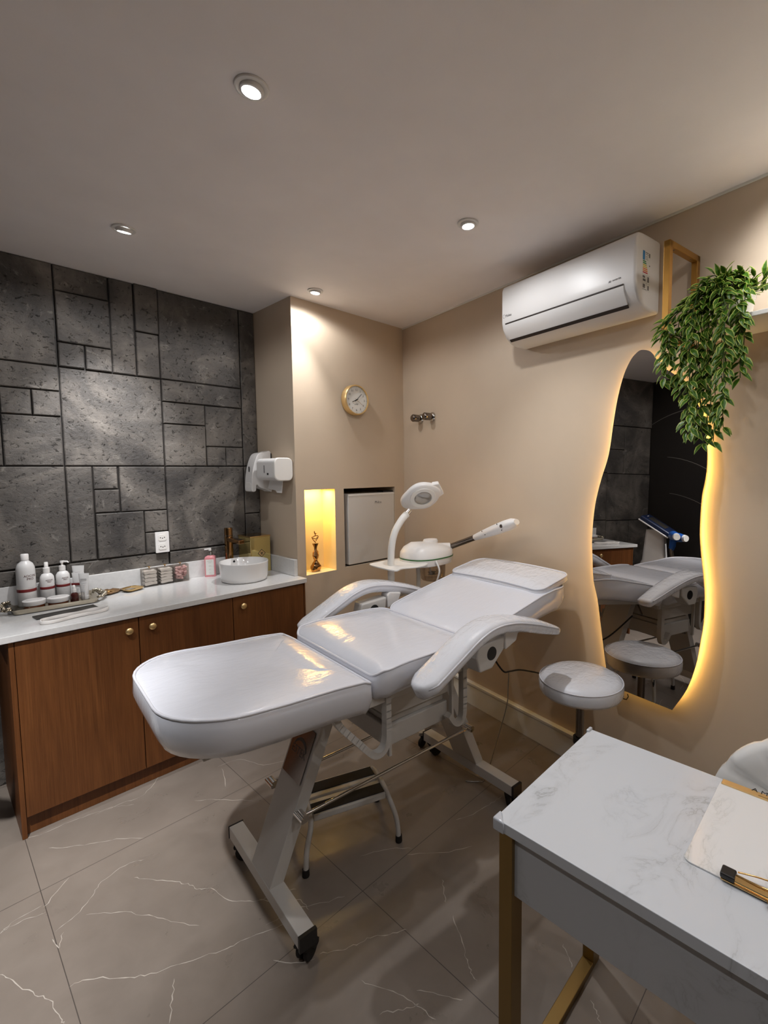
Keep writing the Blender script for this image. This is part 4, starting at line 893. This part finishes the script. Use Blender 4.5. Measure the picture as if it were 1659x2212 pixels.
b = MB(); b.box(-.165, -.235, .655, .165, .235, .735); b.build('upper_drawer', 'bedmetal', BED, bevel=.004)
b = MB(); b.box(-.165, -.225, .535, .150, .225, .615); b.box(-.150, -.21, .6155, .14, .21, .640); b.build('lower_drawer', 'bedmetal', BED, bevel=.004)
b = MB(); pass
for q in ((-.172, -.252, -.160, -.236), (.150, -.252, .162, -.236), (-.172, .236, -.160, .252), (.150, .236, .162, .252)): MB().box(q[0], q[1], .515, q[2], q[3], .7415).build('drawer_rail', 'bedmetal', BED)
def post(u0, u1, z1, wb, wt, name):
    # leaning box-section post from the base bar up to the frame
    b = MB(); t_ = .052; sgn = 1 if u1 > u0 else -1
    lo = [V(u0 - t_ / 2, -wb / 2, .118), V(u0 + t_ / 2, -wb / 2, .118), V(u0 + t_ / 2, wb / 2, .118), V(u0 - t_ / 2, wb / 2, .118)]
    hi = [V(u1 - t_ / 2, -wt / 2, z1), V(u1 + t_ / 2, -wt / 2, z1), V(u1 + t_ / 2, wt / 2, z1), V(u1 - t_ / 2, wt / 2, z1)]
    b.faces(lo + hi, [(3, 2, 1, 0), (4, 5, 6, 7), (0, 1, 5, 4), (1, 2, 6, 5), (2, 3, 7, 6), (3, 0, 4, 7)])
    return b.build(name, 'bedmetal', BED, bevel=.003)
UF, UH = -.545, .508
p1 = post(UF, -.285, .745, .165, .175, 'foot_post'); p2 = post(UH, .215, .765, .165, .175, 'head_post')
# mirror-like logo plate on the foot post, and a beige badge on the head post
def plate(par, u0, u1, z1, za, zc, mname, txt, sgn):
    du = (u1 - u0) / (z1 - .118); f = lambda z: u0 + (z - .118) * du
    a_ = atan2(du, 1.0); off = sgn * .028 / cos(a_)
    b = MB(); vs = []
    for z, y in ((za, -.070), (za, .070), (zc, .070), (zc, -.070)): vs.append(V(f(z) + off, y, z))
    for z, y in ((za, -.070), (za, .070), (zc, .070), (zc, -.070)): vs.append(V(f(z) + off * .93, y, z))
    b.faces(vs, [(0, 1, 2, 3), (7, 6, 5, 4), (0, 3, 7, 4), (1, 5, 6, 2), (0, 4, 5, 1), (3, 2, 6, 7)]); pl = b.build('logo_plate', mname, par)
    zm = (za + zc) / 2; rot = (pi / 2, -0., (-pi / 2 if sgn < 0 else pi / 2))
    e = Matrix.Rotation(rot[2], 4, 'Z') @ Matrix.Rotation(pi / 2 - a_ * (-sgn) * 1.0, 4, 'X')
    o = text('plate_text', txt, .040, 'black', pl, (f(zm - .01) + off * 1.02, 0, zm - .012), e.to_euler(), sx=1.)
    b = MB()
    for k in range(14):
        a0, a1 = radians(20 + 150 * k / 14), radians(20 + 150 * (k + 1) / 14); w0, w1 = .004 + .008 * sin(pi * k / 14), .004 + .008 * sin(pi * (k + 1) / 14)
        q = []
        for a, r_ in ((a0, .042), (a1, .042), (a1, .042 - w1), (a0, .042 - w0)):
            y = -.012 * sgn * 0 + r_ * cos(a) * 1.15; z = zm + .002 + r_ * sin(a); q.append(V(f(z) + off * 1.02, y, z))
        b.faces(q, [(0, 1, 2, 3)])
    b.build('plate_swoosh', 'black', pl)
plate(p1, UF, -.285, .745, .435, .605, 'darkchrome', 'ESTEK', -1); plate(p1, UF, -.285, .745, .435, .605, 'steel', 'ESTEK', 1)
for (u, par_n) in ((UF, 'foot_base'), (UH, 'head_base')):
    fb = MB().box(u - .0275, -.305, .072, u + .0275, .315, .120).build('base_bar', 'bedmetal', BED, bevel=.002)
    for sv in (-1, 1):
        MB().box(u - .030, (.315 if sv > 0 else -.318), .071, u + .030, (.319 if sv > 0 else -.3055), .122).build('end_cap', 'black', fb)
        c = MB(); y0 = sv * .270 - (.0 if sv > 0 else .012); a = (.5 if sv < 0 else -.6) + (.4 if u > 0 else 0)
        q = Matrix.Translation((u, y0, 0)) @ Matrix.Rotation(a, 4, 'Z')
        c.box(-.020, -.020, .062, .020, .020, .0715, mtx=q); 
        for s2 in (-1, 1): c.lathe([(.031, -.007), (.033, -.004), (.033, .004), (.031, .007)], n=24, mtx=q @ Matrix.Translation((.016, s2 * .014, .0335)) @ Matrix.Rotation(pi / 2, 4, 'X'))
        c.prism([(-.022, .064), (.030, .064), (.052, .040), (.050, .026), (.030, .018), (.010, .045), (-.020, .055)], lambda x_, z_, t_: q @ V(x_, t_, z_), -.0235, .0235)
        c.build('caster', 'rubber', fb, smooth=35)
b = MB()
for sv in (-1, 1):
    v = sv * .125; b.tube([(-.465, v, .360), (.385, v, .366)], .0065, 12)
    for u, z in ((-.462, .360), (.385, .366)):
        b.tube([(u, v - .022, z), (u, v + .022, z)], .014, 12); b.tube([(u - .012, v - sv * .03, z), (u - .012, v + sv * .03, z)], .008, 10)
b.build('stretcher_rods', 'chrome', BED, smooth=50)
b = MB(); b.tube([(-.40, -.07, .738), (-.30, -.115, .700)], .006, 10); b.tube([(-.30, -.13, .70), (-.30, -.09, .70)], .013, 12); b.build('gas_strut', 'darkchrome', BED, smooth=50)
MB().tube([(.22, -.09, .765), (.30, -.20, .70)], .006, 10).build('gas_strut', 'darkchrome', BED, smooth=50)
MB().tube([(-.60, -.15, .742), (-.60, -.15, .776)], .012, 12).build('rubber_stop', 'rubber', BED, smooth=40)
# clear film hanging off the head end
rr = random.Random(9); b = MB(); cols = 12
for sv in (-1,):
    G = [[V(.50 + .40 * i / cols, -.330 - .012 * sin(i * 1.7) - .010 * j, interp(back_t, .50 + .40 * i / cols) - .01 - (.045 + .012 * sin(i * 1.1)) * j) for i in range(cols + 1)] for j in range(4)]
# power cables
t = tag(MB().tube(smoothline([(-.86, -1.46, .72), (-.72, -1.42, .60), (-.60, -1.38, .55), (-.45, -1.35, .50), (-.34, -1.40, .46), (-.285, -1.44, .43), (-.275, -1.46, .40)], 6), .0042, 8).build('power_cable', 'rubber', None, smooth=60), 'thin black cable running from under the bed to the right wall', 'cable')
t = tag(MB().tube(smoothline([(-.60, -1.372, .545), (-.595, -1.365, .45), (-.60, -1.36, .36), (-.66, -1.345, .20), (-.74, -1.33, .03), (-.76, -1.30, .006), (-.80, -1.25, .0055)], 6), .0028, 8).build('thin_cable', 'steel', None, smooth=60), 'thin grey cord dropping from the black cable to the floor', 'cable')

# ================================================================== STEP STOOL under the bed
ST = thing('step_stool', 'white tubular step stool with black treads under the bed', 'step stool', (-1.425, -1.08, 0), -.37)
def sq(x, y): return (x, y)
lx, ly, hz = .165, .125, .215
for sx in (-1, 1):
    pts = smoothline([(sx * .195, -ly - .015, .0), (sx * .188, -ly - .012, .10), (sx * .165, -ly + .012, .185), (sx * .162, -.04, .208), (sx * .162, .04, .208), (sx * .165, ly - .012, .185), (sx * .188, ly + .012, .10), (sx * .195, ly + .015, .0)], 6)
    lg = MB().tube([p for p in pts], .0105, 12).build('leg', 'bedmetal', ST, smooth=60)
    for q in (pts[0], pts[-1]): MB().lathe([(.013, .0005), (.0145, .004), (.0135, .030), (0, .030)], n=16, c=(q.x, q.y, 0)).build('rubber_foot', 'rubber', lg, smooth=40)
b = MB(); b.box(-.152, -.105, .183, .152, -.006, .208); b.box(-.152, .006, .183, .152, .105, .208); b.build('step_board', 'bedmetal', ST, bevel=.004)
b = MB(); b.box(-.150, -.094, .2085, .150, -.034, .2115); b.box(-.150, .034, .2085, .150, .094, .2115); b.build('tread_strip', 'rubber', ST)

# ================================================================== ROUND STOOL
S = thing('round_stool', 'round white stool wrapped in clear film, between the bed and the desk', 'stool', (-.606, -1.760, 0))
prof = [(0, .568), (.16, .568), (.178, .572), (.184, .585), (.185, .615), (.181, .628), (.173, .638), (.155, .647), (.09, .653), (0, .656)]
st_ = MB().lathe(prof, n=56).build('seat', 'film', S, smooth=60)
MB().tube([(.1815 * cos(2 * pi * k / 60), .1815 * sin(2 * pi * k / 60), .630) for k in range(60)], .0026, 6, closed=True).build('seam', 'piping', st_, smooth=60)
b = MB(); b.lathe([(.09, .553), (.11, .555), (.11, .5675), (0, .5675)], n=30); b.build('seat_plate', 'black', S)
MB().lathe([(.0185, .33), (.0185, .555)], n=24).build('gas_column', 'darkchrome', S, smooth=60)
MB().lathe([(.025, .05), (.025, .325), (.029, .327), (.029, .355), (.0, .355)], n=24).build('column_sleeve', 'black', S, smooth=40)
MB().tube([(.09, -.150, .567), (.098, -.157, .549), (.112, -.165, .543), (.120, -.170, .555), (.118, -.167, .567)], .0022, 6).build('lever_loop', 'rubber', S)
MB().lathe([(.232, 0), (.240, .006), (.240, .022), (.232, .032), (.14, .040), (.06, .048), (.030, .064), (0, .064)], n=56).build('round_base', 'gold', S, smooth=60)

# ================================================================== FACIAL STEAMER TROLLEY with magnifier lamp
T = thing('facial_steamer', 'white facial steamer stand with a long spout arm and ring magnifier lamp', 'facial steamer', (-.492, -.700, 0))
def ov(rx, ry, n=36, ex=.8): return [(rx * math.copysign(abs(cos(2 * pi * i / n)) ** ex, cos(2 * pi * i / n)), ry * math.copysign(abs(sin(2 * pi * i / n)) ** ex, sin(2 * pi * i / n))) for i in range(n)]
def ovl(z, rx, ry, dz=0): return [V(x, y, z + dz * x) for x, y in ov(rx, ry)]
bd = MB().loft([ovl(1.002, .150, .110), ovl(1.008, .168, .125), ovl(1.045, .176, .130), ovl(1.085, .172, .126), ovl(1.108, .150, .110, -.05), ovl(1.128, .10, .08, -.12), ovl(1.134, .04, .04, -.12)]).build('housing', 'plastic', T, smooth=50)
MB().loft([ovl(1.046, .1775, .1315), ovl(1.053, .1778, .1318)], cap=False).build('green_stripe', 'greenled', bd)
MB().lathe([(.050, 1.12), (.052, 1.138), (.046, 1.148), (0, 1.150)], n=30, c=(.035, 0, 0), ell=(1, .8)).build('lid', 'plastic', bd, smooth=50)
MB().lathe([(.078, 1.001), (.078, .955), (.074, .905), (.066, .896), (0, .896)], n=36, c=(.045, -.01, 0)).build('water_cup', 'cupglass', T, smooth=50)
b = MB(); b.tube([(.045 + .03 * cos(k * .5), -.01 + .03 * sin(k * .5), .925 + .001 * k) for k in range(26)], .004, 8); b.tube([(.02, -.01, 1.0), (.018, -.01, .93)], .004, 8); b.build('heating_coil', 'chrome', T, smooth=60)
# arm from body right-front out to the head over the pillow
a0 = V(.150, -.02, 1.085); a1 = V(.190, -.235, 1.165); tip = V(.130, -.545, 1.280)
MB().tube([V(.10, .0, 1.085), a0 + V(.012, -.03, .004)], [.032, .027], 20).build('arm_socket', 'plastic', T, smooth=40)
MB().tube([a0 + V(.008, -.02, .0), a1], .0175, 20).build('steam_tube', 'darkchrome', T, smooth=60)
d = (tip - a1).normalized(); hd = []; sideh = d.cross(V(0, 0, 1)).normalized(); uph = sideh.cross(d)
for f, w, h_ in ((-.03, .020, .018), (.06, .024, .021), (.25, .032, .026), (.5, .041, .030), (.75, .047, .032), (.90, .043, .030), (1.0, .022, .016)):
    c = a1 + d * ((tip - a1).length + .02) * f; hd.append([c + sideh * w * cos(2 * pi * i / 20) + uph * h_ * sin(2 * pi * i / 20) for i in range(20)])
sh = MB().loft(hd).build('spout_head', 'plastic', T, smooth=60)
noz = a1 + d * (tip - a1).length * .82; nd = (V(-2.6, -2.69, 1.57) - (noz + V(-.492, -.7, 0))).normalized(); nd = (nd + sideh * -.6).normalized() if sideh.x > 0 else (nd + sideh * .6).normalized()
outw = -sideh if sideh.x > 0 else sideh
MB().tube([noz + outw * .030, noz + outw * .047], [.013, .010], 18).build('nozzle', 'darkchrome', sh, smooth=40)
b = MB()
for f, u_ in ((.30, .014), (.36, -.012), (.72, .02), (.80, -.022)): b.sphere(a1 + d * (tip - a1).length * f + outw * (.030 + .014 * f) + uph * u_, .003, 5)
b.build('screw', 'black', sh)
MB().tube([(-.075, .0, .14), (-.075, .0, 1.004)], .014, 16).build('stand_column', 'bedmetal', T, smooth=50)
MB().tube(smoothline([(-.055, -.125, 1.04), (-.050, -.150, .98), (-.056, -.12, .88), (-.050, -.10, .75), (-.06, -.07, .5), (-.065, -.04, .2)], 5), .0055, 10).build('white_cord', 'plastic', T, smooth=60)
b = MB(); P_ = smoothline([(-.37, -.11, 0), (-.36, .10, 0), (-.30, .14, 0), (-.10, .13, 0), (-.085, .06, 0), (-.10, -.10, 0), (-.20, -.14, 0), (-.30, -.10, 0)], 4, True)
b.prism([(p.x, p.y) for p in P_], lambda x_, y_, q: V(x_, y_, q), 1.026, 1.034); b.build('side_tray', 'plasticw', T, bevel=.002)
for k in range(5):
    a = 2 * pi * k / 5 + .2; lg = MB().bar((-.075 + .02 * cos(a), .02 * sin(a), .115), (-.075 + .24 * cos(a), .24 * sin(a), .075), .035, .022).build('leg', 'bedmetal', T, bevel=.003)
    c = MB(); q = Matrix.Translation((-.075 + .235 * cos(a), .235 * sin(a), 0))
    c.lathe([(.022, -.010), (.027, -.004), (.027, .004), (.022, .010)], n=20, mtx=q @ Matrix.Translation((0, 0, .0275)) @ Matrix.Rotation(pi / 2, 4, 'X')); c.lathe([(.008, .03), (.008, .066)], n=10, mtx=q); c.build('caster', 'rubber', lg, smooth=40)
MB().lathe([(.03, .10), (.03, .15), (0, .15)], n=20, c=(-.075, 0, 0)).build('hub', 'bedmetal', T, smooth=40)

NKO = V(-.296, 0, 0)

nk = smoothline([(0, 0, .90), (0, 0, .95), (.0, 0, 1.06), (.008, 0, 1.15), (.035, 0, 1.225), (.085, 0, 1.285), (.128, 0, 1.318)], 8)
gpts, gr = [], []
for p, q in zip(nk, nk[1:]):
    for f in (0, .25, .5, .75): gpts.append(p.lerp(q, f)); gr.append(.0205 if len(gr) % 2 else .0190)
MB().tube(gpts, gr, 20).build('flexible_neck', 'plasticw', T, smooth=80, loc=NKO)
b = MB(); b.lathe([(.030, .84), (.030, .905), (.026, .915), (0, .915)], n=24); b.bar((0, 0, .86), (.221, 0, .86), .03, .03); b.build('neck_base', 'plasticw', T, smooth=40, loc=NKO)
# head: disc whose normal faces down and towards the camera
hc = V(.232, -.03, 1.420); nrm = V(-.42, -.62, -.62).normalized(); ax = (V(.128, 0, 1.318) - hc); ax = (ax - nrm * ax.dot(nrm)).normalized(); ay = nrm.cross(ax)
def hp_(x, y, z): return hc + ax * x + ay * y + nrm * z
outl = [(.118 * cos(a) if abs(a) > .6 else .118 * cos(a), .100 * sin(a)) for a in [2 * pi * i / 48 for i in range(48)]]
outl = []
for i in range(48):
    a = 2 * pi * i / 48; r_ = .098 + .040 * max(0, cos(a)) ** 6 + .016 * max(0, -cos(a)) ** 8
    outl.append((r_ * cos(a), r_ * sin(a)))
b = MB(); b.loft([[hp_(x * .93, y * .93, .016) for x, y in outl], [hp_(x, y, .008) for x, y in outl], [hp_(x, y, -.014) for x, y in outl], [hp_(x * .9, y * .9, -.026) for x, y in outl]]); hh = b.build('head_shell', 'plastic', T, smooth=50, loc=NKO)
b = MB(); N_ = 40
ring = lambda r_, z: [hp_(r_ * cos(2 * pi * i / N_), r_ * .98 * sin(2 * pi * i / N_), z) for i in range(N_)]
b.loft([ring(.078, .0165), ring(.076, .022), ring(.054, .024), ring(.051, .018)], cap=False); b.build('ring_diffuser', 'plasticw', hh, smooth=60)
MB().loft([ring(.0505, .0172), ring(.046, .0215), ring(.001, .0225)], cap=True).build('magnifying_lens', 'magglass', hh, smooth=60)
b = MB(); b.prism([(-.122, -.045), (-.085, -.058), (-.085, .058), (-.122, .045)], lambda x_, y_, q: hp_(x_, y_, q), -.022, .006); b.build('lid_tab', 'plastic', hh, bevel=.004)
MB().tube([V(.112, 0, 1.305), V(.150, -.004, 1.338)], .016, 16).build('neck_joint', 'chrome', T, smooth=50, loc=NKO)
# ================================================================== DESK
DK = thing('marble_desk', 'white marble-look desk with a brushed brass frame in the lower right corner', 'desk', (-1.45, -2.70, 0))
dx, dy = -1.45, -2.70
X0, X1, Y0, Y1 = -1.712, -1.188, -3.36, -2.066
MB().box(X0 - dx, Y0 - dy, .724, X1 - dx, Y1 - dy, .750).build('tabletop', 'marble', DK, bevel=.0012)
MB().box(-1.696 - dx, Y0 + .05 - dy, .570, -1.680 - dx, -2.092 - dy, .7235).build('modesty_panel', 'marble', DK, bevel=.001)
for y_ in (-2.102, Y0 + .035):
    b = MB(); w = .046
    b.box(X0 + .004 - dx, y_ - .010 - dy, 0, X0 + .004 + w - dx, y_ + .026 - dy, .7235); b.box(X1 - .004 - w - dx, y_ - .010 - dy, 0, X1 - .004 - dx, y_ + .026 - dy, .7235)
    b.box(X0 + .004 + w - dx, y_ - .010 - dy, 0, X1 - .004 - w - dx, y_ + .026 - dy, .022); b.build('leg_frame', 'deskbrass', DK, bevel=.0015)
M['glass2'] = mat('translucent_corner_guard', (.50, .52, .56), .18, coat=.6)
b = MB(); P_ = [(-.004, -.030), (-.004, .004), (.030, .004), (.024, -.006), (.004, -.022)]
b.prism(P_, lambda x_, y_, q: V(x_, y_, q), -.030, .0015); b.build('corner_guard', 'glass2', DK, bevel=.006, seg=4, loc=(X0 - dx, Y1 - dy, .752), smooth=80)
b = MB(); b.box(-.022, -.006, -.020, .006, .005, .004); b.build('corner_guard', 'glass2', DK, bevel=.004, loc=(X1 - dx, Y1 - dy, .752))
# clipboard, gold clip, name plate
CB = thing('clipboard', 'white marble clipboard with a shiny gold clip on the desk', 'clipboard', (-1.36, -2.62, .7505), 0)
P_ = [(-.180, .188), (-.186, .180), (-.186, -.20), (.13, -.20), (.155, .190), (-.170, .190)]
P_ = [(-.172, .190)] + [(-.186 + .014 - .014 * cos(a), .176 + .014 * sin(a)) for a in (1.2, .8, .4, 0)] + [(-.186, -.22), (.150, -.22), (.150, .190)]
MB().prism(P_, lambda x_, y_, q: V(x_, y_, q), 0, .003).build('board', 'marble2', CB, bevel=.0006)
CL = MB(); CL.box(-.192, -.125, .0035, -.168, .120, .0075); cl = CL.build('clip_base', 'gold', CB, bevel=.0015)
b = MB(); b.prism([(-.190, .0075), (-.166, .0075), (-.170, .014), (-.180, .017), (-.190, .013)], lambda x_, z_, q: V(x_, q, z_), -.125, .118); b.build('clip_jaw', 'gold', cl, bevel=.002)
b = MB(); b.box(-.193, .096, .0078, -.165, .1215, .019); b.build('clip_end', 'black', cl, bevel=.003)
b = MB(); b.tube(smoothline([(-.166, .095, .016), (-.158, .06, .020), (-.150, .02, .020), (-.140, -.02, .016), (-.140, -.06, .014)], 6), .0016, 8); b.tube(smoothline([(-.178, .095, .018), (-.180, .05, .020), (-.172, .0, .023), (-.166, -.05, .020)], 6), .0016, 8); b.build('clip_wire', 'gold', cl, smooth=60)
b = MB(); b.sphere((-.199, .030, .008), .0085, 8, sc=(1.1, 1.5, .8)); b.build('clip_knob', 'chrome', cl, smooth=60)
NP = thing('gold_name_plate', 'brushed gold bar with dark lettering along the far edge of the desk', 'name plate', (-1.20, -2.60, .7505))
MB().box(-.019, -.17, 0, .004, .166, .006).build('plate_bar', 'brasslight', NP, bevel=.001)
text('engraved_text', 'A M A', .020, 'black', NP, (-.0005, .076, .0062), (0, 0, -pi / 2), ext=.0004)
text('engraved_text', '––––––', .007, 'black', NP, (-.014, .076, .0062), (0, 0, -pi / 2), ext=.0003)

# ================================================================== ROUND-BACKED CHAIR behind the desk
CH = thing('shell_chair', 'pale round-backed shell chair between the desk and the right wall', 'chair', (-.75, -2.575, 0))
N_ = 72; b = MB(); rows = []
def cp(r_, a, x): y, z = .235 * r_ * cos(a), .222 * r_ * sin(a); return V(x - .11 * (y / .235) ** 2, y, .492 + z)
def tuft(a): return abs(sin(a * 6)) ** .35
prof = [(.02, -.040), (.35, -.042), (.70, -.040), (.90, -.030), (1.0, -.004), (1.0, .018), (.92, .040), (.70, .050), (.35, .050), (.02, .046)]
rows = [[cp(r_ * (1 - .018 * (1 - tuft(2 * pi * i / N_)) * (r_ > .5)), 2 * pi * i / N_, x * (1 - .32 * (1 - tuft(2 * pi * i / N_)) * min(1, r_ * 2))) for i in range(N_)] for r_, x in prof]
b.loft(rows); b.build('backrest', 'velvet', CH, smooth=60)
MB().lathe([(.19, .385), (.215, .40), (.22, .435), (.205, .455), (.12, .465), (0, .467)], n=40, c=(-.225, 0, 0)).build('seat', 'velvet', CH, smooth=60)
for sx in (-1, 1):
    for sy in (-1, 1): MB().tube([(-.225 + sx * .12, sy * .12, .39), (-.225 + sx * .19, sy * .19, .0)], [.014, .009], 12).build('leg', 'brass', CH, smooth=50)

# ================================================================== LASER MACHINE by the dark wall (seen in the mirror; its base peeps in at the lower left)
LM = thing('laser_machine', 'white upright laser machine with blue handpieces beside the cabinet', 'beauty machine', (-2.72, -.05, 0), -.5)
b = MB(); P_ = rrect(-.17, -.20, .17, .20, .07, 5)
b.loft([[V(x * 1.05, y * 1.05, .09) for x, y in P_], [V(x * 1.12, y * 1.12, .16) for x, y in P_], [V(x, y, .50) for x, y in P_], [V(x * .50, y * .55, .72) for x, y in P_], [V(x * .38, y * .42, 1.03) for x, y in P_]]); b.build('body', 'plastic', LM, smooth=50)
q = Matrix.Translation((0, -.02, 1.08)) @ Matrix.Rotation(.55, 4, 'X')
sc_ = MB().box(-.17, -.16, -.02, .17, .16, .02, mtx=q).build('console', 'navy', LM, bevel=.012, seg=3)
MB().box(-.175, -.165, -.034, .175, .165, -.0205, mtx=q).build('console_back', 'plastic', sc_, bevel=.008)
MB().box(-.10, -.085, .0205, .10, .10, .0225, mtx=q).build('display', 'screen', sc_)
MB().box(-.03, .125, .0205, .03, .132, .022, mtx=q).build('console_mark', 'labelwhite', sc_)
for k, sx in enumerate((-1, 1)):
    hp0 = V(.10 + .07 * k, -.19, .98 + .02 * k); dd = V(.55 + .35 * k, -.65 + .3 * k, .02).normalized()
    hd_ = MB().tube([hp0 - dd * .05, hp0, hp0 + dd * .08, hp0 + dd * .13], [.028, .046, .042, .033], 18).build('handpiece', 'blue', LM, smooth=60)
    MB().tube([hp0 + dd * .13, hp0 + dd * .155], [.034, .030], 18).build('handpiece_tip', 'plasticw', hd_, smooth=40)
    MB().tube([hp0, hp0 + V(-.01, .01, -.09), hp0 + V(-.015, .02, -.13)], [.028, .024, .018], 16).build('grip', 'blue', hd_, smooth=60)
    MB().tube(smoothline([hp0 + V(-.015, .02, -.13), hp0 + V(-.02, .0, -.28), hp0 + V(-.05, .02, -.5), hp0 + V(-.1, .1, -.62)], 6), .013, 10).build('hose', 'steel', hd_, smooth=60)
b = MB()
b.tube(arcpts((0, -.02, .085), .27, -2.4, -.7, 14), .018, 10); b.build('base_bumper', 'rubber', LM, smooth=60)
for k in range(4):
    a = pi / 4 + pi / 2 * k; c = MB(); q = Matrix.Translation((.19 * cos(a), .22 * sin(a), 0)) @ Matrix.Rotation(a, 4, 'Z')
    for s2 in (-1, 1): c.lathe([(.030, -.009), (.033, -.004), (.033, .004), (.030, .009)], n=20, mtx=q @ Matrix.Translation((0, s2 * .012, .0335)) @ Matrix.Rotation(pi / 2, 4, 'X'))
    c.lathe([(.010, .03), (.010, .09)], n=10, mtx=q); c.build('caster', 'rubber', LM, smooth=40)
